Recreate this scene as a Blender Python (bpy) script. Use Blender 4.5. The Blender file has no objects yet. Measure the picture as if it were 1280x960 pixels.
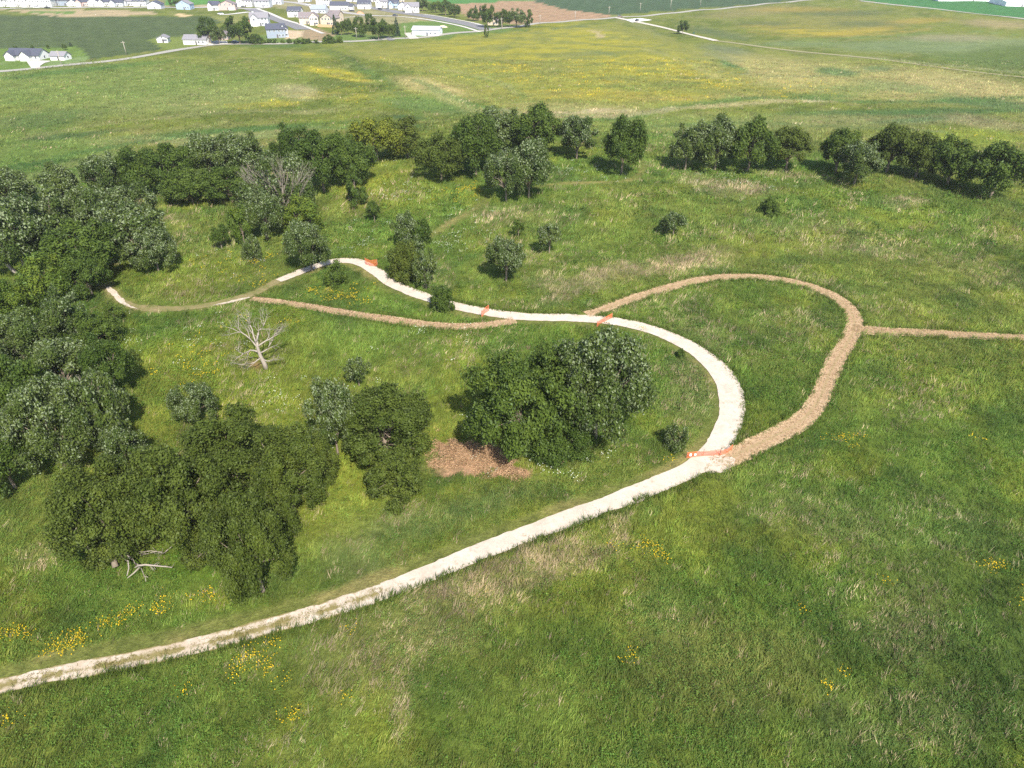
import bpy, math, random
import numpy as np
from math import radians as R, sin, cos, tan, atan, atan2, sqrt, pi
random.seed(7)
RNG = np.random.default_rng(11)
sc = bpy.context.scene
col = sc.collection

# ------------------------------------------------------------------ camera, world, sun
FPX, PITCH, CAMZ = 853.0, R(33.3), 50.0
cam_d = bpy.data.cameras.new('camera'); cam = bpy.data.objects.new('camera', cam_d); col.objects.link(cam)
cam.location = (0, 0, CAMZ); cam.rotation_euler = (pi/2 - PITCH, 0, 0)
cam_d.sensor_width = 36; cam_d.lens = 36*FPX/1280; cam_d.clip_start = 0.5; cam_d.clip_end = 20000
sc.camera = cam

SUN_EL, SUN_AZ = R(46), R(20)          # azimuth of the sun to the right of straight behind the camera
world = bpy.data.worlds.new('World'); sc.world = world; world.use_nodes = True
nt = world.node_tree; nt.nodes.clear()
sky = nt.nodes.new('ShaderNodeTexSky'); sky.sky_type = 'NISHITA'; sky.sun_disc = False
sky.sun_elevation = SUN_EL
sdir = (sin(SUN_AZ)*cos(SUN_EL), -cos(SUN_AZ)*cos(SUN_EL), sin(SUN_EL))   # towards the sun
sky.sun_rotation = atan2(sdir[0], sdir[1])
bg = nt.nodes.new('ShaderNodeBackground'); bg.inputs[1].default_value = 0.13
wo = nt.nodes.new('ShaderNodeOutputWorld')
nt.links.new(sky.outputs[0], bg.inputs[0]); nt.links.new(bg.outputs[0], wo.inputs[0])
sun_d = bpy.data.lights.new('sun', 'SUN'); sun_d.energy = 4.6; sun_d.angle = R(0.5); sun_d.color = (1, .95, .86)
sun = bpy.data.objects.new('sun', sun_d); col.objects.link(sun)
from mathutils import Vector
sun.rotation_euler = Vector(sdir).to_track_quat('Z', 'Y').to_euler(); sun.location = (60, -120, 140)
sc.view_settings.view_transform = 'Standard'; sc.view_settings.look = 'None'
sc.view_settings.gamma = 1; sc.view_settings.use_curve_mapping = False
sc.view_settings.exposure = 0.92
sc.cycles.max_bounces = 5; sc.cycles.diffuse_bounces = 3; sc.cycles.transmission_bounces = 3
sc.cycles.transparent_max_bounces = 4; sc.cycles.volume_bounces = 0
sc.cycles.use_adaptive_sampling = True; sc.cycles.use_denoising = False

# ------------------------------------------------------------------ terrain height, projection
def sstep(a, b, v):
    t = np.clip((v-a)/(b-a), 0, 1); return t*t*(3-2*t)
def H(x, y):
    x = np.asarray(x, float); y = np.asarray(y, float)
    ridge = np.where(x < -10, 214-0.66*np.abs(x+10), 214-0.33*np.abs(x+10))
    ridge = np.maximum(ridge, 110)
    z = -8.0*sstep(ridge, ridge+75, y)
    z = z + 2.2*np.exp(-((x-5)/60)**2-((y-185)/40)**2)
    z = z + 0.45*np.sin(x*.045+1.3)*np.cos(y*.05+.4)+0.22*np.sin(x*.11+y*.07)
    z = z + 2.0*sstep(300, 700, y)*np.sin(x*.008+y*.006)
    return z
CP, SP = cos(PITCH), sin(PITCH)
def project(x, y, z):
    dz = z-CAMZ
    dep = y*CP - dz*SP; up = y*SP + dz*CP
    dep = np.where(np.abs(dep) < 1e-3, 1e-3, dep)
    return 640+FPX*x/dep, 480-FPX*up/dep, dep
def at(u, v, h=0.0):
    a = (u-640)/FPX; b = -(v-480)/FPX
    d = np.array([a, CP+b*SP, -SP+b*CP])
    d[2] = min(d[2], -0.004)
    t = (h-CAMZ)/d[2]
    for _ in range(40):
        x, y = d[0]*t, d[1]*t
        tn = (float(H(x, y))+h-CAMZ)/d[2]
        t = .5*t+.5*tn
    return np.array([d[0]*t, d[1]*t, float(H(d[0]*t, d[1]*t))])
def pts(px): return np.array([at(u, v)[:2] for u, v in px])
def smooth(P, n=3):
    P = np.asarray(P, float)
    for _ in range(n):
        Q = [P[0]]
        for a, b in zip(P[:-1], P[1:]): Q += [.75*a+.25*b, .25*a+.75*b]
        Q.append(P[-1]); P = np.array(Q)
    return P
def resample(P, step):
    seg = np.linalg.norm(np.diff(P, axis=0), axis=1); s = np.concatenate([[0], np.cumsum(seg)])
    n = max(2, int(s[-1]/step)+1); t = np.linspace(0, s[-1], n)
    return np.stack([np.interp(t, s, P[:, 0]), np.interp(t, s, P[:, 1])], 1), t

# ------------------------------------------------------------------ numpy noise
LAT = np.random.default_rng(5).random((256, 256))
def vn(x, y, s=0):
    x = x+s*17.31; y = y+s*9.77
    xi = np.floor(x).astype(int); yi = np.floor(y).astype(int); fx = x-xi; fy = y-yi
    fx = fx*fx*(3-2*fx); fy = fy*fy*(3-2*fy)
    a = LAT[xi & 255, yi & 255]; b = LAT[(xi+1) & 255, yi & 255]; c = LAT[xi & 255, (yi+1) & 255]; d = LAT[(xi+1) & 255, (yi+1) & 255]
    return (a*(1-fx)+b*fx)*(1-fy)+(c*(1-fx)+d*fx)*fy
def fbm(x, y, s=0, o=4):
    r = 0; a = .5; t = 0
    for i in range(o): r = r+a*vn(x*2**i, y*2**i, s+i*3); t += a; a *= .55
    return r/t

# ------------------------------------------------------------------ tagging helpers
def tag(o, label=None, cat=None, group=None, kind=None):
    if label: o['label'] = label
    if cat: o['category'] = cat
    if group: o['group'] = group
    if kind: o['kind'] = kind
    return o
def empty(name, loc, rz=0, scale=None):
    o = bpy.data.objects.new(name, None); col.objects.link(o)
    o.location = loc; o.rotation_euler = (0, 0, rz); o.empty_display_size = .5
    if scale is not None: o.scale = scale
    return o
def link(name, me, parent=None):
    o = bpy.data.objects.new(name, me); col.objects.link(o)
    if parent is not None: o.parent = parent
    return o
def np_mesh(name, V, F, mats, colors=None, smooth_=False, tint=None):
    """V (n,3), F (m,k) all faces with k corners"""
    me = bpy.data.meshes.new(name); V = np.asarray(V, np.float32); F = np.asarray(F, np.int32)
    m, k = F.shape
    me.vertices.add(len(V)); me.vertices.foreach_set('co', V.ravel())
    me.loops.add(m*k); me.loops.foreach_set('vertex_index', F.ravel())
    me.polygons.add(m); me.polygons.foreach_set('loop_start', np.arange(0, m*k, k, dtype=np.int32))
    try: me.polygons.foreach_set('loop_total', np.full(m, k, np.int32))
    except Exception: pass
    me.update(calc_edges=True)
    if smooth_: me.polygons.foreach_set('use_smooth', np.ones(m, bool))
    if colors is not None:
        a = me.attributes.new('Col', 'FLOAT_COLOR', 'POINT')
        c = np.ones((len(V), 4), np.float32); c[:, :3] = colors; a.data.foreach_set('color', c.ravel())
    if tint is not None:
        a = me.attributes.new('tint', 'FLOAT', 'POINT'); a.data.foreach_set('value', np.asarray(tint, np.float32))
    for mm in (mats if isinstance(mats, (list, tuple)) else [mats]): me.materials.append(mm)
    return me

# ------------------------------------------------------------------ materials
def new_mat(name):
    m = bpy.data.materials.new(name); m.use_nodes = True; t = m.node_tree
    b = t.nodes['Principled BSDF']; b.inputs['Specular IOR Level'].default_value = .25
    return m, t, b
def mix_rgb(t, fac, a, b, mode='MIX'):
    n = t.nodes.new('ShaderNodeMix'); n.data_type = 'RGBA'; n.blend_type = mode
    for idx, v in ((0, fac), (6, a), (7, b)):
        if isinstance(v, bpy.types.NodeSocket): t.links.new(v, n.inputs[idx])
        else: n.inputs[idx].default_value = v if idx == 0 else (*v[:3], 1)
    return n.outputs[2]
def noise(t, scale, detail=4, rough=.6, coord=None, dist=0):
    n = t.nodes.new('ShaderNodeTexNoise'); n.inputs['Scale'].default_value = scale
    n.inputs['Detail'].default_value = detail; n.inputs['Roughness'].default_value = rough; n.inputs['Distortion'].default_value = dist
    if coord is not None: t.links.new(coord, n.inputs['Vector'])
    return n.outputs[0]
def ramp(t, fac, a, b, ca=(0, 0, 0), cb=(1, 1, 1)):
    n = t.nodes.new('ShaderNodeValToRGB'); n.color_ramp.elements[0].position = a; n.color_ramp.elements[1].position = b
    n.color_ramp.elements[0].color = (*ca, 1); n.color_ramp.elements[1].color = (*cb, 1)
    t.links.new(fac, n.inputs[0]); return n.outputs[0]
def geo_pos(t): return t.nodes.new('ShaderNodeNewGeometry').outputs['Position']
def obj_co(t): return t.nodes.new('ShaderNodeTexCoord').outputs['Object']
def bump(t, b, h, strength, dist):
    n = t.nodes.new('ShaderNodeBump'); n.inputs['Strength'].default_value = strength; n.inputs['Distance'].default_value = dist
    t.links.new(h, n.inputs['Height']); t.links.new(n.outputs[0], b.inputs['Normal'])
def simple(name, c, rough=.8, var=.15, scale=3.0, metallic=0, bmp=0):
    m, t, b = new_mat(name); co = obj_co(t); n = noise(t, scale, 5, .65, co)
    c2 = tuple(v*(1-var) for v in c); c1 = tuple(min(1, v*(1+var)) for v in c)
    t.links.new(mix_rgb(t, n, c2, c1), b.inputs['Base Color']); b.inputs['Roughness'].default_value = rough
    b.inputs['Metallic'].default_value = metallic
    if bmp: bump(t, b, n, .5, bmp)
    return m

# ground: painted cover type as an attribute, fine grain from noise
m, t, b = new_mat('ground_cover'); MAT_GROUND = m
a = t.nodes.new('ShaderNodeAttribute'); a.attribute_name = 'Col'; p = geo_pos(t)
n1 = noise(t, .9, 6, .7, p); n2 = noise(t, 4.5, 4, .7, p); n3 = noise(t, .12, 5, .6, p)
c = mix_rgb(t, 1, a.outputs[0], ramp(t, n1, .3, .72, (.62, .66, .6), (1.4, 1.35, 1.3)), 'MULTIPLY')
c = mix_rgb(t, 1, c, ramp(t, n2, .3, .7, (.7, .7, .7), (1.25, 1.25, 1.25)), 'MULTIPLY')
c = mix_rgb(t, 1, c, ramp(t, n3, .3, .7, (.82, .84, .84), (1.2, 1.15, 1.1)), 'MULTIPLY')
t.links.new(c, b.inputs['Base Color']); b.inputs['Roughness'].default_value = 1; b.inputs['Specular IOR Level'].default_value = .05
bump(t, b, n1, .8, .5)

def leafy(name, spec, trans=.35):
    m, t, b = new_mat(name); a = t.nodes.new('ShaderNodeAttribute'); a.attribute_name = 'Col'
    t.links.new(a.outputs[0], b.inputs['Base Color']); b.inputs['Roughness'].default_value = .6
    b.inputs['Specular IOR Level'].default_value = spec
    tr = t.nodes.new('ShaderNodeBsdfTranslucent'); t.links.new(mix_rgb(t, 1, a.outputs[0], (1.1, 1.15, .6), 'MULTIPLY'), tr.inputs[0])
    mx = t.nodes.new('ShaderNodeMixShader'); mx.inputs[0].default_value = trans
    out = t.nodes['Material Output']; t.links.new(b.outputs[0], mx.inputs[1]); t.links.new(tr.outputs[0], mx.inputs[2]); t.links.new(mx.outputs[0], out.inputs[0])
    return m
MAT_GRASS = leafy('grass_blades', .15, .3)

def tree_leaf(name, dark, light, back, spec=.12):
    m, t, b = new_mat(name); a = t.nodes.new('ShaderNodeAttribute'); a.attribute_name = 'tint'
    oi = t.nodes.new('ShaderNodeObjectInfo'); g = t.nodes.new('ShaderNodeNewGeometry')
    c = mix_rgb(t, a.outputs['Fac'], dark, light)
    c = mix_rgb(t, 1, c, ramp(t, oi.outputs['Random'], 0, 1, (.82, .86, .8), (1.2, 1.12, 1.1)), 'MULTIPLY')
    c = mix_rgb(t, g.outputs['Backfacing'], c, back)
    t.links.new(c, b.inputs['Base Color']); b.inputs['Roughness'].default_value = .62; b.inputs['Specular IOR Level'].default_value = spec
    tr = t.nodes.new('ShaderNodeBsdfTranslucent'); t.links.new(mix_rgb(t, 1, c, (1.1, 1.2, .5), 'MULTIPLY'), tr.inputs[0])
    mx = t.nodes.new('ShaderNodeMixShader'); mx.inputs[0].default_value = .22
    out = t.nodes['Material Output']; t.links.new(b.outputs[0], mx.inputs[1]); t.links.new(tr.outputs[0], mx.inputs[2]); t.links.new(mx.outputs[0], out.inputs[0])
    return m
LEAF = {
 'oak':    tree_leaf('oak_leaves', (.034, .064, .010), (.086, .128, .020), (.10, .145, .05)),
 'silver': tree_leaf('pale_backed_leaves', (.040, .068, .014), (.096, .130, .028), (.20, .24, .13)),
 'olive':  tree_leaf('olive_leaves', (.040, .062, .010), (.100, .130, .022), (.10, .13, .04)),
 'bright': tree_leaf('bright_leaves', (.05, .092, .012), (.13, .170, .022), (.12, .18, .05)),
 'yellow': tree_leaf('yellow_green_leaves', (.06, .095, .012), (.18, .20, .025), (.14, .17, .05)),
 'spruce': tree_leaf('needle_leaves', (.025, .05, .024), (.05, .085, .045), (.04, .07, .04)),
}
BARK = simple('bark', (.20, .16, .12), .95, .3, 2.0, bmp=.05)
DEADWOOD = simple('dead_wood', (.29, .25, .205), .9, .25, 3.0, bmp=.04)

# gravel and mulch of the trails; the same sheet shows worn tracks through noise
def trail_mat(name, ca, cb, cc, fine, edge_green=None):
    m, t, b = new_mat(name); p = geo_pos(t)
    uv = t.nodes.new('ShaderNodeAttribute'); uv.attribute_name = 'Col'      # r: across 0..1, g: amount of grass regrowth
    sep = t.nodes.new('ShaderNodeSeparateColor'); t.links.new(uv.outputs[0], sep.inputs[0])
    n1 = noise(t, .55, 5, .65, p); n2 = noise(t, 5, 4, .7, p); n3 = noise(t, 1.6, 5, .7, p, .6)
    c = mix_rgb(t, ramp(t, n1, .38, .66), ca, cb)
    c = mix_rgb(t, ramp(t, n3, .56, .74), c, cc)
    c = mix_rgb(t, 1, c, ramp(t, n2, .25, .75, (.84, .83, .82), (1.1, 1.1, 1.1)), 'MULTIPLY')
    if fine:
        ab = t.nodes.new('ShaderNodeMath'); ab.operation = 'SUBTRACT'; t.links.new(sep.outputs[0], ab.inputs[0]); ab.inputs[1].default_value = .5
        a2 = t.nodes.new('ShaderNodeMath'); a2.operation = 'ABSOLUTE'; t.links.new(ab.outputs[0], a2.inputs[0])
        n4 = noise(t, 2.5, 4, .7, p); a3 = t.nodes.new('ShaderNodeMath'); a3.operation = 'MULTIPLY_ADD'; t.links.new(n4, a3.inputs[0]); a3.inputs[1].default_value = .35; t.links.new(a2.outputs[0], a3.inputs[2])
        c = mix_rgb(t, ramp(t, a3.outputs[0], .36, .64), c, (.44, .315, .19))
        c = mix_rgb(t, ramp(t, a3.outputs[0], .16, .30, (1, 1, 1), (0, 0, 0)), c, (.27, .20, .10))
    if not fine and edge_green:
        nb = t.nodes.new('ShaderNodeMath'); nb.operation = 'MULTIPLY'; t.links.new(sep.outputs[2], nb.inputs[0]); t.links.new(ramp(t, n1, .3, .6), nb.inputs[1])
        c = mix_rgb(t, nb.outputs[0], c, (.37, .29, .20))
    if edge_green:
        add = t.nodes.new('ShaderNodeMath'); add.operation = 'ADD'; t.links.new(n3, add.inputs[0]); t.links.new(sep.outputs[1], add.inputs[1])
        c = mix_rgb(t, ramp(t, add.outputs[0], .80, 1.0), c, edge_green)
    t.links.new(c, b.inputs['Base Color']); b.inputs['Roughness'].default_value = 1; b.inputs['Specular IOR Level'].default_value = .1
    bump(t, b, n2 if not fine else n3, .35, .03)
    return m
MAT_GRAVEL = trail_mat('limestone_gravel', (.53, .455, .375), (.44, .37, .295), (.34, .27, .195), False, (.20, .165, .07))
MAT_MULCH = trail_mat('cut_straw', (.38, .265, .16), (.32, .215, .125), (.43, .31, .19), True, (.10, .12, .03))
MAT_MOWN = trail_mat('mown_grass', (.21, .17, .08), (.14, .14, .045), (.32, .23, .14), False)

# ------------------------------------------------------------------ trails (centre lines)
T_WHITE = [(-70, 872), (0, 859), (60, 845), (130, 832), (200, 818), (290, 797), (350, 779), (420, 760), (500, 731), (560, 707), (620, 682), (700, 652), (760, 630),
           (820, 607), (862, 590), (888, 570), (906, 545), (916, 515), (913, 483), (893, 455), (862, 432), (820, 413), (775, 402), (720, 397), (660, 397), (610, 391),
           (570, 383), (545, 376), (518, 367), (490, 355), (472, 341), (455, 329), (432, 325), (408, 328), (385, 336), (366, 344), (348, 351)]
T_LOOP = [(733, 393), (760, 385), (800, 370), (860, 352), (910, 345), (960, 347), (1002, 354), (1040, 368), (1063, 386), (1070, 406), (1061, 427), (1045, 450),
          (1033, 475), (1025, 500), (1005, 525), (975, 543), (940, 558), (915, 572), (893, 582)]
T_EAST = [(1066, 410), (1080, 413), (1120, 415), (1190, 418), (1280, 423), (1400, 430)]
T_LOWER = [(314, 374), (360, 379), (430, 391), (500, 402), (560, 409), (600, 408), (645, 401)]
T_OLD = [(128, 356), (140, 366), (155, 379), (178, 386), (220, 387), (270, 381), (318, 368), (350, 350)]
T_UP = [(500, 312), (532, 298), (560, 282), (600, 256), (610, 246)]
T_UP2 = [(660, 236), (700, 229), (760, 229), (795, 224), (806, 212), (800, 200)]
TR = {k: resample(smooth(pts(v)), .6)[0] for k, v in dict(white=T_WHITE, loop=T_LOOP, east=T_EAST, lower=T_LOWER, old=T_OLD, up=T_UP, up2=T_UP2).items()}
def dist_poly(x, y, P):
    """distance of points to a dense polyline (via coarse nearest vertex) and the signed side"""
    P = P[::2] if len(P) > 60 else P
    d = np.full(x.shape, 1e9); side = np.zeros(x.shape)
    lo = P.min(0)-8; hi = P.max(0)+8
    k = np.where((x > lo[0]) & (x < hi[0]) & (y > lo[1]) & (y < hi[1]))[0]
    tg = np.gradient(P, axis=0); tg /= np.linalg.norm(tg, axis=1)[:, None]
    for c0 in range(0, len(k), 20000):
        kk = k[c0:c0+20000]
        dx = x[kk][:, None]-P[None, :, 0]; dy = y[kk][:, None]-P[None, :, 1]
        j = np.argmin(dx*dx+dy*dy, 1); r = np.arange(len(kk))
        ddx = dx[r, j]; ddy = dy[r, j]
        cr = tg[j, 0]*ddy-tg[j, 1]*ddx
        d[kk] = np.sqrt(ddx**2+ddy**2); side[kk] = np.sign(cr)
    return d, side

# ------------------------------------------------------------------ cover map of the ground (what grows where)
def in_poly(u, v, poly):
    c = np.zeros(u.shape, bool); n = len(poly)
    for i in range(n):
        x1, y1 = poly[i]; x2, y2 = poly[(i+1) % n]
        if y1 == y2: continue
        k = ((y1 > v) != (y2 > v)) & (u < (x2-x1)*(v-y1)/(y2-y1)+x1); c ^= k
    return c
G_LUSH, G_DARK, G_OLIVE = (.098, .146, .026), (.056, .094, .021), (.142, .150, .042)
G_YEL, STRAW, G_PALE = (.172, .195, .028), (.38, .30, .185), (.12, .17, .06)
# soft patches on the near meadow: cx, cy, rx, ry, rotation, cover colour, amount, height
PATCH = [
 (620, 720, 120, 28, -12, STRAW, .62, 1.1), (570, 780, 90, 40, -10, STRAW, .35, 1.1), (470, 700, 60, 20, -10, STRAW, .25, 1.), (780, 660, 22, 35, 10, STRAW, .5, 1.1),
 (450, 830, 90, 60, -20, STRAW, .28, 1.1), (500, 900, 25, 45, 10, STRAW, .5, 1.1), (700, 720, 60, 18, -15, STRAW, .35, 1.1), (830, 770, 60, 40, 0, STRAW, .15, 1.),
 (830, 330, 75, 15, -12, STRAW, .62, 1.1), (745, 352, 60, 13, -25, STRAW, .55, 1.1), (690, 352, 30, 10, 0, STRAW, .4, 1.1), (650, 268, 60, 14, 0, STRAW, .28, 1.), (940, 235, 40, 8, 10, STRAW, .7, 1.),
 (895, 232, 45, 10, 15, STRAW, .45, 1.), (985, 215, 45, 5, 5, STRAW, .5, 1.), (1130, 255, 30, 6, 0, STRAW, .6, .9), (1050, 300, 90, 18, 10, STRAW, .25, 1.), (980, 300, 70, 12, 0, G_YEL, .4, 1.),
 (860, 455, 35, 55, -20, STRAW, .35, 1.), (850, 510, 30, 30, 0, STRAW, .2, 1.), (980, 400, 60, 22, 0, STRAW, .18, 1.), (1215, 335, 70, 14, 10, STRAW, .2, 1.),
 (1150, 660, 130, 45, 0, STRAW, .14, 1.), (1010, 640, 80, 30, 10, STRAW, .2, 1.), (1130, 770, 60, 60, 0, STRAW, .25, 1.), (900, 830, 110, 60, 0, G_OLIVE, .55, 1.), (1120, 900, 120, 50, 0, STRAW, .16, 1.),
 (40, 690, 45, 22, -30, STRAW, .5, 1.1), (90, 660, 30, 20, -30, STRAW, .35, 1.1), (185, 260, 18, 8, 0, STRAW, .55, .8), (205, 278, 20, 6, 0, STRAW, .5, .8), (290, 438, 20, 6, 0, STRAW, .35, .8),
 (480, 655, 60, 14, -25, STRAW, .32, 1.), (440, 660, 40, 40, 0, (.16, .2, .06), .6, 1.), (580, 640, 110, 22, -15, (.11, .15, .05), .5, 1.),
 (230, 315, 60, 25, 0, STRAW, .12, 1.), (540, 340, 15, 25, 0, STRAW, .2, 1.), (480, 240, 60, 30, 0, G_YEL, .6, 1.), (300, 470, 110, 60, 0, G_YEL, .55, 1.), (420, 610, 60, 50, 10, G_YEL, .6, .8),
 (230, 345, 90, 25, 0, G_YEL, .5, 1.), (450, 520, 80, 60, 0, G_YEL, .25, 1.), (360, 620, 40, 60, 0, G_YEL, .4, .8),
 (620, 900, 110, 60, 0, G_LUSH, .7, .8), (560, 860, 70, 30, 0, G_DARK, .45, .8), (700, 800, 90, 30, 0, G_LUSH, .6, 1.), (1250, 790, 50, 130, 0, G_DARK, .75, .9), (1180, 690, 80, 50, 0, G_DARK, .3, 1.),
 (110, 720, 90, 50, 0, G_LUSH, .8, .8), (240, 700, 60, 40, 0, (.09, .15, .02), .7, .7), (990, 470, 60, 40, 0, G_LUSH, .4, 1.), (1150, 480, 120, 40, 0, G_LUSH, .3, 1.),
 (740, 300, 110, 30, 0, G_LUSH, .5, 1.), (1000, 230, 30, 7, 0, G_DARK, .7, 1.), (1000, 180, 100, 16, 0, G_OLIVE, .3, 1.),
 (330, 460, 12, 6, 0, (.3, .17, .09), .7, .3), (40, 400, 60, 40, 0, G_LUSH, .6, 1.), (590, 420, 60, 18, 0, G_LUSH, .5, 1.), (1130, 420, 100, 30, 0, G_LUSH, .2, 1.),
 (570, 520, 30, 30, 0, G_YEL, .4, 1.), (520, 300, 100, 20, 0, G_LUSH, .3, 1.),
]
MULCH = [(552, 545, 19, 15, 0), (575, 554, 28, 15, 10), (560, 572, 27, 14, 0), (598, 568, 30, 17, 10), (622, 582, 24, 12, 15), (642, 592, 15, 9, 20), (606, 590, 16, 8, 0), (545, 580, 8, 6, 0), (697, 578, 8, 4, 10)]
FARP = [  # far field patches
 (120, 110, 240, 30, 0, (.12, .165, .045), .7), (60, 200, 90, 40, 0, (.10, .155, .035), .8), (255, 170, 130, 8, -3, (.17, .19, .08), .7), (370, 115, 28, 9, 5, (.30, .26, .15), .75),
 (260, 125, 120, 14, -5, (.16, .18, .06), .6), (40, 150, 90, 10, -5, (.075, .115, .035), .7), (90, 170, 60, 3, -6, (.05, .085, .03), .7), (300, 162, 130, 3.5, -4, (.045, .10, .02), .8), (60, 205, 60, 3, -8, (.05, .09, .025), .7),
 (480, 158, 50, 4, 3, (.045, .095, .025), .8), (505, 147, 22, 3, 3, (.045, .08, .03), .8),
 (430, 95, 50, 5, 12, (.42, .34, .03), .5), (390, 70, 25, 3, 10, (.40, .33, .03), .55), (430, 120, 70, 5, 0, (.34, .27, .04), .4), (320, 130, 60, 4, 0, (.30, .25, .05), .5),
 (470, 95, 30, 5, 22, (.08, .13, .03), .6), (530, 130, 60, 10, 8, (.085, .15, .045), .6), (545, 108, 50, 10, 8, (.32, .27, .12), .8), (560, 122, 35, 6, 25, (.20, .21, .08), .8), (600, 98, 70, 10, 15, (.14, .19, .05), .7),
 (1040, 30, 90, 14, 0, (.17, .16, .05), .7), (940, 15, 60, 6, -5, (.18, .16, .07), .7), (960, 32, 40, 5, 0, (.075, .095, .04), .6), (1050, 16, 60, 4, 0, (.08, .10, .04), .8), (1090, 30, 50, 4, 0, (.08, .10, .04), .7), (900, 42, 40, 5, 10, (.08, .105, .05), .7),
 (1000, 12, 60, 3, 0, (.24, .18, .04), .6), (990, 38, 60, 4, 5, (.30, .22, .035), .6), (1070, 40, 60, 4, -6, (.30, .22, .035), .6), (1150, 26, 40, 3, -3, (.27, .20, .05), .6), (1250, 30, 50, 5, 3, (.25, .20, .11), .7), (1190, 48, 60, 5, 0, (.20, .19, .12), .7),
 (1130, 58, 90, 8, 0, (.12, .16, .075), .8), (1240, 58, 70, 8, -5, (.14, .18, .09), .7), (1220, 76, 60, 8, 6, (.08, .12, .035), .8), (1280, 70, 70, 14, 0, (.075, .11, .03), .9), (1000, 55, 50, 4, 0, (.12, .16, .07), .7),
 (960, 88, 90, 16, 8, (.27, .24, .10), .7), (1060, 100, 200, 22, 5, (.24, .22, .085), .75), (1220, 108, 100, 14, 8, (.26, .23, .10), .75), (905, 62, 30, 5, 8, (.12, .14, .08), .7), (885, 70, 40, 4, 8, (.14, .16, .08), .6),
 (910, 83, 22, 5, 18, (.06, .12, .04), .9), (1045, 90, 28, 5, 5, (.06, .12, .04), .8), (1098, 86, 20, 3, 0, (.09, .13, .05), .8), (1120, 108, 50, 6, 5, (.12, .16, .06), .6), (1060, 112, 40, 5, 0, (.12, .16, .05), .6), (1020, 120, 50, 3, 0, (.08, .13, .04), .8),
 (1145, 140, 170, 4, -1, (.05, .10, .03), .85), (1230, 128, 70, 6, 4, (.06, .11, .04), .8), (900, 127, 40, 4, -5, (.05, .13, .03), .8), (1100, 150, 130, 6, 0, (.14, .15, .07), .6), (1140, 150, 70, 3, -4, (.06, .10, .04), .7), (1240, 155, 60, 8, 10, (.19, .17, .09), .6),
 (1220, 172, 80, 10, 0, (.16, .20, .03), .7), (1000, 155, 100, 12, 0, (.16, .17, .06), .6), (860, 155, 110, 12, 0, (.14, .18, .05), .6), (830, 175, 60, 8, 0, (.12, .17, .04), .7),
 (715, 138, 90, 5, -1, (.36, .30, .18), .8), (690, 131, 60, 2, 0, (.34, .28, .16), .6), (880, 122, 60, 3, -2, (.34, .28, .16), .6), (980, 125, 60, 2, 2, (.36, .32, .2), .7), (740, 118, 140, 7, 3, (.27, .18, .045), .45), (690, 108, 120, 3, 2, (.16, .20, .03), .6),
 (685, 55, 18, 4, -5, (.06, .10, .04), .9), (725, 55, 14, 1.6, 3, (.07, .11, .04), .7), (725, 68, 28, 3, -8, (.09, .12, .06), .7), (745, 38, 16, 1.5, 0, (.33, .27, .17), .8), (850, 72, 30, 3, 5, (.06, .12, .03), .6),
 (340, 57, 45, 3, 0, (.06, .11, .03), .7), (600, 42, 60, 3, -5, (.08, .13, .04), .7), (100, 88, 110, 3, -6, (.06, .12, .03), .7), (690, 38, 50, 2.5, -8, (.09, .12, .05), .8), (560, 47, 30, 2, 0, (.06, .12, .03), .6), (800, 33, 60, 3, 25, (.15, .16, .07), .7),
 (1010, 205, 70, 6, 0, (.08, .14, .03), .6), (1130, 200, 130, 14, 0, (.10, .16, .03), .5), (850, 130, 60, 3, -6, (.13, .2, .03), .7),
]
POLY = [
 ([(-400, 10), (0, 8), (330, 6), (430, 28), (600, 33), (560, 24), (520, 14), (520, -30), (-400, -30)], (.19, .175, .085)),
 ([(-400, 18), (120, 20), (296, 21), (262, 34), (240, 44), (196, 63), (114, 74), (96, 58), (-400, 76)], (.060, .085, .034)),
 ([(-400, 76), (96, 58), (114, 75), (60, 84), (-400, 140)], (.10, .155, .035)),
 ([(183, 50), (200, 47), (248, 44), (262, 52), (240, 58), (208, 63)], (.13, .165, .04)),
 ([(0, 12), (100, 12), (188, 14), (200, 18), (120, 21.5), (60, 20)], (.30, .24, .15)),
 ([(35, 14), (95, 14), (95, 17), (35, 17)], (.10, .17, .04)),
 ([(205, -12), (330, -12), (300, 1), (262, 5.5), (205, 6)], (.075, .19, .045)),
 ([(214, 17.5), (228, 17), (242, 20), (226, 21.5)], (.45, .34, .2)),
 ([(262, 22), (312, 16), (312, 30), (285, 30)], (.16, .17, .055)),
 ([(300, 52), (320, 44), (420, 42), (500, 44), (640, 30), (640, 38), (500, 50), (420, 54), (300, 54)], (.10, .15, .04)),
 ([(500, -12), (700, -12), (664, 1), (600, 4), (545, 6)], (.065, .17, .045)),
 ([(560, 6), (640, 1), (668, 1.5), (705, 12), (765, 19), (760, 23), (650, 31), (590, 24)], (.27, .18, .115)),
 ([(664, 1), (700, -12), (1070, -14), (985, 2), (800, 16), (768, 19), (705, 12)], (.050, .082, .042)),
 ([(1040, -14), (1700, -14), (1700, 60), (1280, 23), (1180, 13), (1080, 1)], (.045, .14, .045)),
 ([(500, 29), (560, 24), (608, 36), (520, 47), (496, 44)], (.10, .16, .04)),
 ([(336, 45), (350, 38), (378, 38), (385, 46), (362, 49)], (.42, .33, .23)),
 ([(378, 38), (396, 34), (420, 44), (400, 52), (375, 48)], (.25, .19, .12)),
]
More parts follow.
